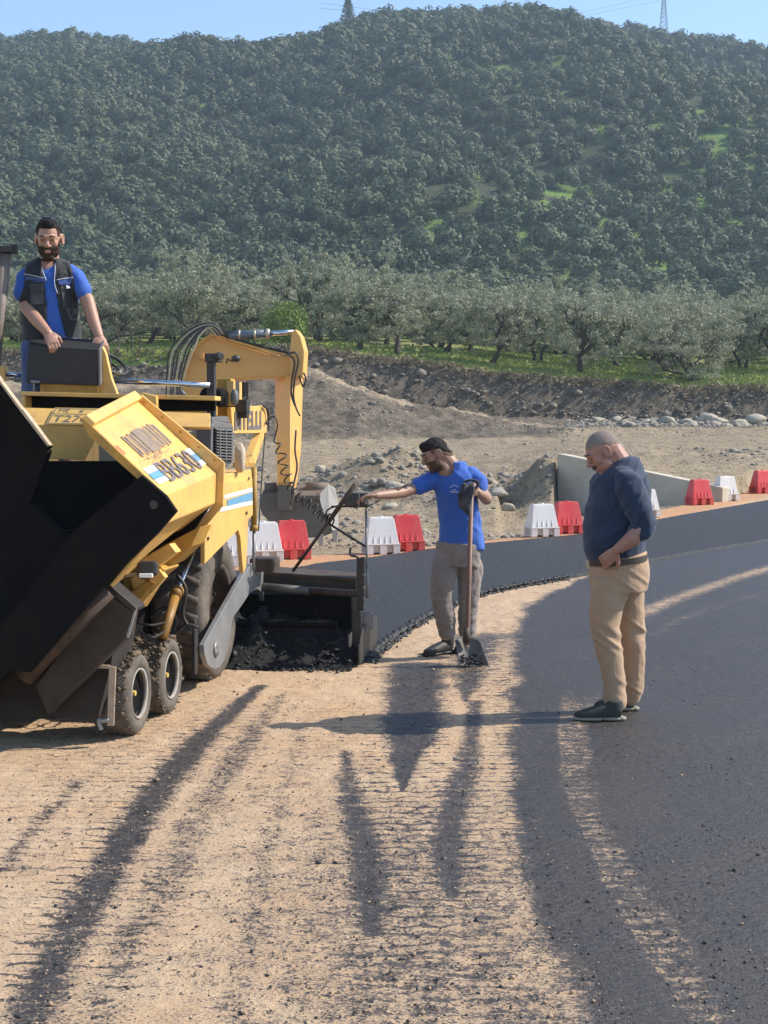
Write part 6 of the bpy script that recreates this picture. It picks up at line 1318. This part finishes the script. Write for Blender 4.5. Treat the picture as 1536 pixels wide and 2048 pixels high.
# shovel he holds upright
sv = thing('shovel', gpt(948, 1337), 'square-mouth shovel with dark wooden handle held upright by the worker', 'shovel')
gt, gb = P(943, 976, 10.72), P(935, 1268, 10.66)
MB().tube([gt, gb, P(934, 1290, 10.64)], [.017, .019, .018], 12).build('handle', worn('old_wooden_handle', (.20, .10, .065), (.05, .03, .025), .6, .55, 0, 5, .2, True), sv, True)
bt = [P(909, 1275, 10.67), P(925, 1270, 10.65), P(940, 1269, 10.66), P(957, 1275, 10.69)]; bb = [P(918, 1337, 10.57), P(938, 1336, 10.60), P(958, 1335, 10.62), P(978, 1335, 10.60)]
for p in bb: p[2] = max(p[2], .004)
nu_ = 14; rows_ = []; 
for i in range(nu_ + 1):
    t_ = i / nu_; row = []
    for j in range(nu_ + 1):
        u_ = j / nu_; a = bt[0] * (1 - u_) + bt[3] * u_; b = bb[0] * (1 - u_) + bb[3] * u_; wdn = 1 - .10 * (1 - sstep(0, .25, t_)) * abs(2 * u_ - 1)
        p = a * (1 - t_) + b * t_; p = p + np.array((0, 1, .15)) * (-.045 * (abs(2 * u_ - 1) ** 2) + .03) ; rid = math.exp(-((u_ - .45) / .05) ** 2) * (1 - sstep(.35, .65, t_)); p = p + np.array((0, -1, 0)) * .014 * rid
        if i == 0: p = p - PZ * .03 * abs(2 * u_ - 1) ** 4
        row.append(p)
    rows_.append(row)
V_ = [p for r in rows_ for p in r]; V2 = [p + np.array((0, .003, 0)) for p in V_]; m_ = nu_ + 1; idx = lambda i, j: i * m_ + j; off_ = m_ * m_
F_ = [(idx(i, j), idx(i, j + 1), idx(i + 1, j + 1), idx(i + 1, j)) for i in range(nu_) for j in range(nu_)]; F_ += [tuple(off_ + k for k in f[::-1]) for f in F_]
ed = [idx(0, j) for j in range(m_)] + [idx(i, nu_) for i in range(1, m_)] + [idx(nu_, j) for j in range(nu_ - 1, -1, -1)] + [idx(i, 0) for i in range(nu_ - 1, 0, -1)]
F_ += [(a, a + off_, b + off_, b) for a, b in zip(ed, ed[1:] + ed[:1])]
bd = MB().add(V_ + V2, F_).build('blade', worn('scoured_blade_steel', (.16, .145, .13), (.035, .03, .028), .9, .6, .2, 14, .3), sv, True)
MB().tube([P(934, 1255, 10.65), P(933, 1285, 10.63)], [.023, .027], 12).build('socket', M_rust, sv, True)
rg = np.random.RandomState(5); pp = np.array([rows_[rg.randint(9, 15)][rg.randint(2, 13)] + rg.normal(0, .006, 3) + np.array((0, -.008, 0)) for _ in range(160)]); cbs = scatter('clinging_crumbs', pp - wpos(bd), rg.gamma(2, .002, 160) + .0015, M_crumb, .7, 6); cbs.parent = bd
MB().tube(curve([gt + np.array((-.045, 0, .015)), gt + np.array((-.048, 0, .045)), gt + np.array((0, -.005, .058)), gt + np.array((.048, 0, .045)), gt + np.array((.045, 0, .015)), gt + np.array((0, 0, -.02)), gt + np.array((-.045, 0, .015))], 5), .0105, 8).build('grip', M_glove, sv, True)
gl = MB(); lay(gl, [P(930, 970, 10.70), P(928, 990, 10.68), P(930, 1012, 10.68), P(937, 1028, 10.69)], [.030, .046, .042, .012], 14, (1, 0, 0), [.018, .022, .02, .010]); lay(gl, [P(944, 975, 10.68), P(938, 1005, 10.68)], [.022, .018])
V, N, F_ = remesh(gl, .006, 2); V = folds(V, N, .006, 51, (25, 25, 12)); gloc = P(930, 1000, 10.68); o = link('work_glove', mesh_from('work_glove', V - gloc, F_, True), M_glove, None, gloc); tag(o, 'black work glove hanging from the shovel grip beside the hand', 'glove')

# ------------------------------------------------------------- operator on the platform
D0 = 9.62
root = thing('person', np.array((J(108, 700)[0], D0 + .05, 1.42)), 'bearded machine operator in black vest over blue shirt standing on the paver', 'person')
body = MB(); hc = J(98, 478, -.04); HM = frame((.10, -.94, -.28), (.03, -.28, .95)); head(body, hc, HM, 1.06, 1.0)
lay(body, [J(98, 492, .04), J(99, 520, .06)], [.060, .066]); lay(body, [J(99, 545, .05), J(102, 620, .05), J(105, 700, .05)], [.10, .12, .12])
lay(body, [J(50, 553, .05), J(53, 612, -.02)], [.046, .044]); lay(body, [J(52, 612, -.02), J(73, 640, -.10), J(96, 666, -.17)], [.046, .042, .030]); hand(body, J(96, 666, -.17), (.45, -.45, -.75), (.1, -.8, .6), -1, (.5, .5, .5, .5), 1.04)
lay(body, [J(152, 553, .05), J(174, 600, .0)], [.046, .044]); lay(body, [J(175, 600, 0), J(186, 640, -.04), J(198, 672, -.10)], [.045, .042, .030]); hand(body, J(198, 672, -.10), (.35, -.5, -.8), (.3, -.8, .5), 1, (.6, .6, .6, .6), 1.04)
for sx in (-1, 1): lay(body, [J(103 + sx * 25, 720, .05), J(103 + sx * 30, 860, .03)], [.085, .05]); body.tube([J(103 + sx * 30, 855, .03), np.array((J(103 + sx * 30, 800)[0], D0 + .05, 1.45))], [.05, .045], 12)
Vb, Nb, Fb = remesh(body, .0052, 3); emit('body', Vb, Fb, M_skinC, root); lc = ((Vb - hc) @ HM) / 1.06
w1 = np.minimum((lc[:, 2] - .072 + 1.1 * np.clip(-lc[:, 0] + .035, 0, .10)) / .03, 1); w1 = np.where((lc[:, 2] > -.05) & (np.abs(lc[:, 0]) < .15), w1, -1); w1 = np.where((np.abs(lc[:, 1]) > .066) & (lc[:, 2] < .036) & (lc[:, 0] > -.035), -1, w1)
shellpart('hair', Vb, Nb, Fb, w1, .008, M_hair, root, .004, 7)
wf_ = np.minimum((lc[:, 2] - .020 + .6 * np.clip(-lc[:, 0] + .02, 0, .12)) / .03, 1); wf_ = np.where((lc[:, 2] > -.07) & (lc[:, 0] < .048) & (np.abs(lc[:, 0]) < .15), wf_, -1); wf_ = np.where((np.abs(lc[:, 1]) > .070) & (lc[:, 2] < .034) & (lc[:, 0] > -.030) & (lc[:, 0] < .02), -1, wf_)
shellpart('hair_fade', Vb, Nb, Fb, wf_, .0014, M_beard, root, .0006, 32)
mb = MB(); T_ = lambda p: hc + HM @ (np.array(p) * 1.06); mb.ell(T_((.035, 0, .112)), (.055, .052, .024), HM); mb.ell(T_((.070, .012, .100)), (.020, .035, .018), HM); V, N, F_ = remesh(mb, .005, 2); V = V + N * (.006 * vnoise(V * 70, 8))[:, None]; emit('hair_top', V, F_, M_hair, root)
wb = np.minimum((-lc[:, 2] - .032 + .9 * np.clip(np.abs(lc[:, 1]) - .038, 0, .05) * (lc[:, 0] < .06)) / .018, 1); wb = np.where((lc[:, 0] > -.004) & (lc[:, 2] > -.135) & (lc[:, 2] < .012) & (np.abs(lc[:, 1]) < .072) & ((lc[:, 2] < -.034) | (lc[:, 0] > .014)), wb, -1)
wb = np.where((np.abs(lc[:, 1]) < .020) & (lc[:, 2] > -.074) & (lc[:, 2] < -.050) & (lc[:, 0] > .07), -1, wb); wb = np.where((np.abs(lc[:, 1]) < .018) & (lc[:, 2] > -.044), -1, wb); shellpart('beard', Vb, Nb, Fb, wb, .010, M_beard, root, .002, 9)
face_extras(root, hc, HM, 1.06, M_hair)
MB().tube([T_((.02, .045, .122)), T_((.045, .02, .130)), T_((.045, -.02, .130)), T_((.02, -.045, .122))], [.010, .014, .014, .010], 10).build('sunglasses', flat('dark_lens', (.015, .015, .02), .1), root, True)
sh = MB(); of, ol = np.array((.08, -1, 0)), np.array((1, .08, 0))
SC = [(700, 104, .125, .175), (660, 103, .128, .180), (620, 101, .128, .180), (580, 100, .130, .186), (552, 99, .122, .190), (535, 99, .095, .150), (522, 99, .072, .085)]
sh.tube([J(x, y, .06) for y, x, a, b in SC], [s[2] for s in SC], 28, [s[3] for s in SC], ref=of)
lay(sh, [J(68, 540, .05), J(52, 556, .03), J(47, 586, .0)], [.050, .060, .064], 16); lay(sh, [J(132, 540, .05), J(152, 555, .04), J(165, 582, .01)], [.050, .060, .060], 16)
V, N, F_ = remesh(sh, .008, 4); V = folds(V, N, .006, 61, (9, 9, 3.5)); N = normals(V, F_); V = folds(V, N, .003, 65, (26, 26, 8)); N = normals(V, F_); emit('shirt', V, F_, M_tee, root)
px_v = 768 + F * V[:, 0] / V[:, 1]; py_v = HOR - (V[:, 2] - CAMH) / V[:, 1] * F
mid0 = np.interp(py_v, [515, 560, 620, 700], [84, 92, 98, 100]); mid1 = np.interp(py_v, [515, 560, 620, 700], [115, 114, 122, 142]); front_ = N[:, 1] < .25
wv_ = np.minimum.reduce([np.where(front_ & (px_v > mid0) & (px_v < mid1), -1, 1), (px_v - np.interp(py_v, [515, 545, 570, 600, 700], [62, 56, 54, 44, 40])) / 4, (np.interp(py_v, [515, 545, 575, 620, 700], [140, 149, 154, 160, 166]) - px_v) / 4, (690 - py_v) / 6, (py_v - 519) / 3])
shellpart('work_vest', V, N, F_, wv_, .014, M_vest, root, .002, 10)
def patch(pts, mat, name, off=.020, th=.006):
    q_ = [onto(px, py, V, N, off) for px, py in pts]; n_ = np.cross(q_[1] - q_[0], q_[-1] - q_[0]); n_ /= np.linalg.norm(n_); return MB().prism(q_, n_ * th).build(name, mat, root, bevel=.001)
patch([(62, 556), (80, 560), (98, 562), (96, 568), (78, 567), (60, 563)], M_flap, 'pocket_flap'); patch([(121, 565), (134, 562), (151, 560), (150, 571), (136, 573), (122, 573)], M_flap, 'pocket_flap')
patch([(124, 574), (147, 573), (150, 616), (128, 617)], cloth_mat('vest_pocket', (.02, .021, .025), .6), 'pocket'); patch([(66, 570), (92, 571), (92, 610), (70, 612)], cloth_mat('vest_pocket', (.02, .021, .025), .6), 'pocket')
patch([(133, 574), (139, 577), (147, 573), (145, 580), (136, 581)], M_pipe, 'badge', .028, .002)
for pl in ([(56, 553), (70, 554), (84, 558), (98, 560)], [(119, 564), (130, 561), (142, 559), (152, 559)], [(115, 522), (114, 545), (114, 570), (118, 590)], [(88, 540), (94, 552), (100, 566)]): MB().tube(curve([onto(*p, V, N, .021) for p in pl], 4), .0022, 6).build('piping', M_pipe, root)
patch([(136, 620), (156, 618), (160, 632), (155, 645), (140, 640)], cloth_mat('tool_pouch', (.06, .06, .065), .8), 'tool_pouch', .02, .012)
tr = MB(); lay(tr, [J(78, 700, .05), J(74, 760, .04), J(74, 850, .04), J(74, 900, .05)], [.12, .10, .085, .08]); lay(tr, [J(130, 700, .05), J(132, 760, .04), J(132, 850, .04), J(132, 900, .05)], [.12, .10, .085, .08]); lay(tr, [J(104, 690, .06), J(104, 720, .06)], [.15, .15], 20, of, [.18, .18])
V, N, F_ = remesh(tr, .012, 4); V = folds(V, N, .008, 71, (8, 8, 10)); V[:, 2] = np.maximum(V[:, 2], 1.43); emit('trousers', V, F_, M_bluet, root)
for sx in (74, 132):
    so, up2 = MB(), MB(); x = J(sx, 800)[0]; shoe(up2, so, (x, D0 + .12, 1.42), (x, D0 - .16, 1.42), 0); V, N, F_ = remesh(up2, .008, 3); so_ = emit('work_boot', V, F_, M_boot, root); so.build('sole', M_dark, so_, True)
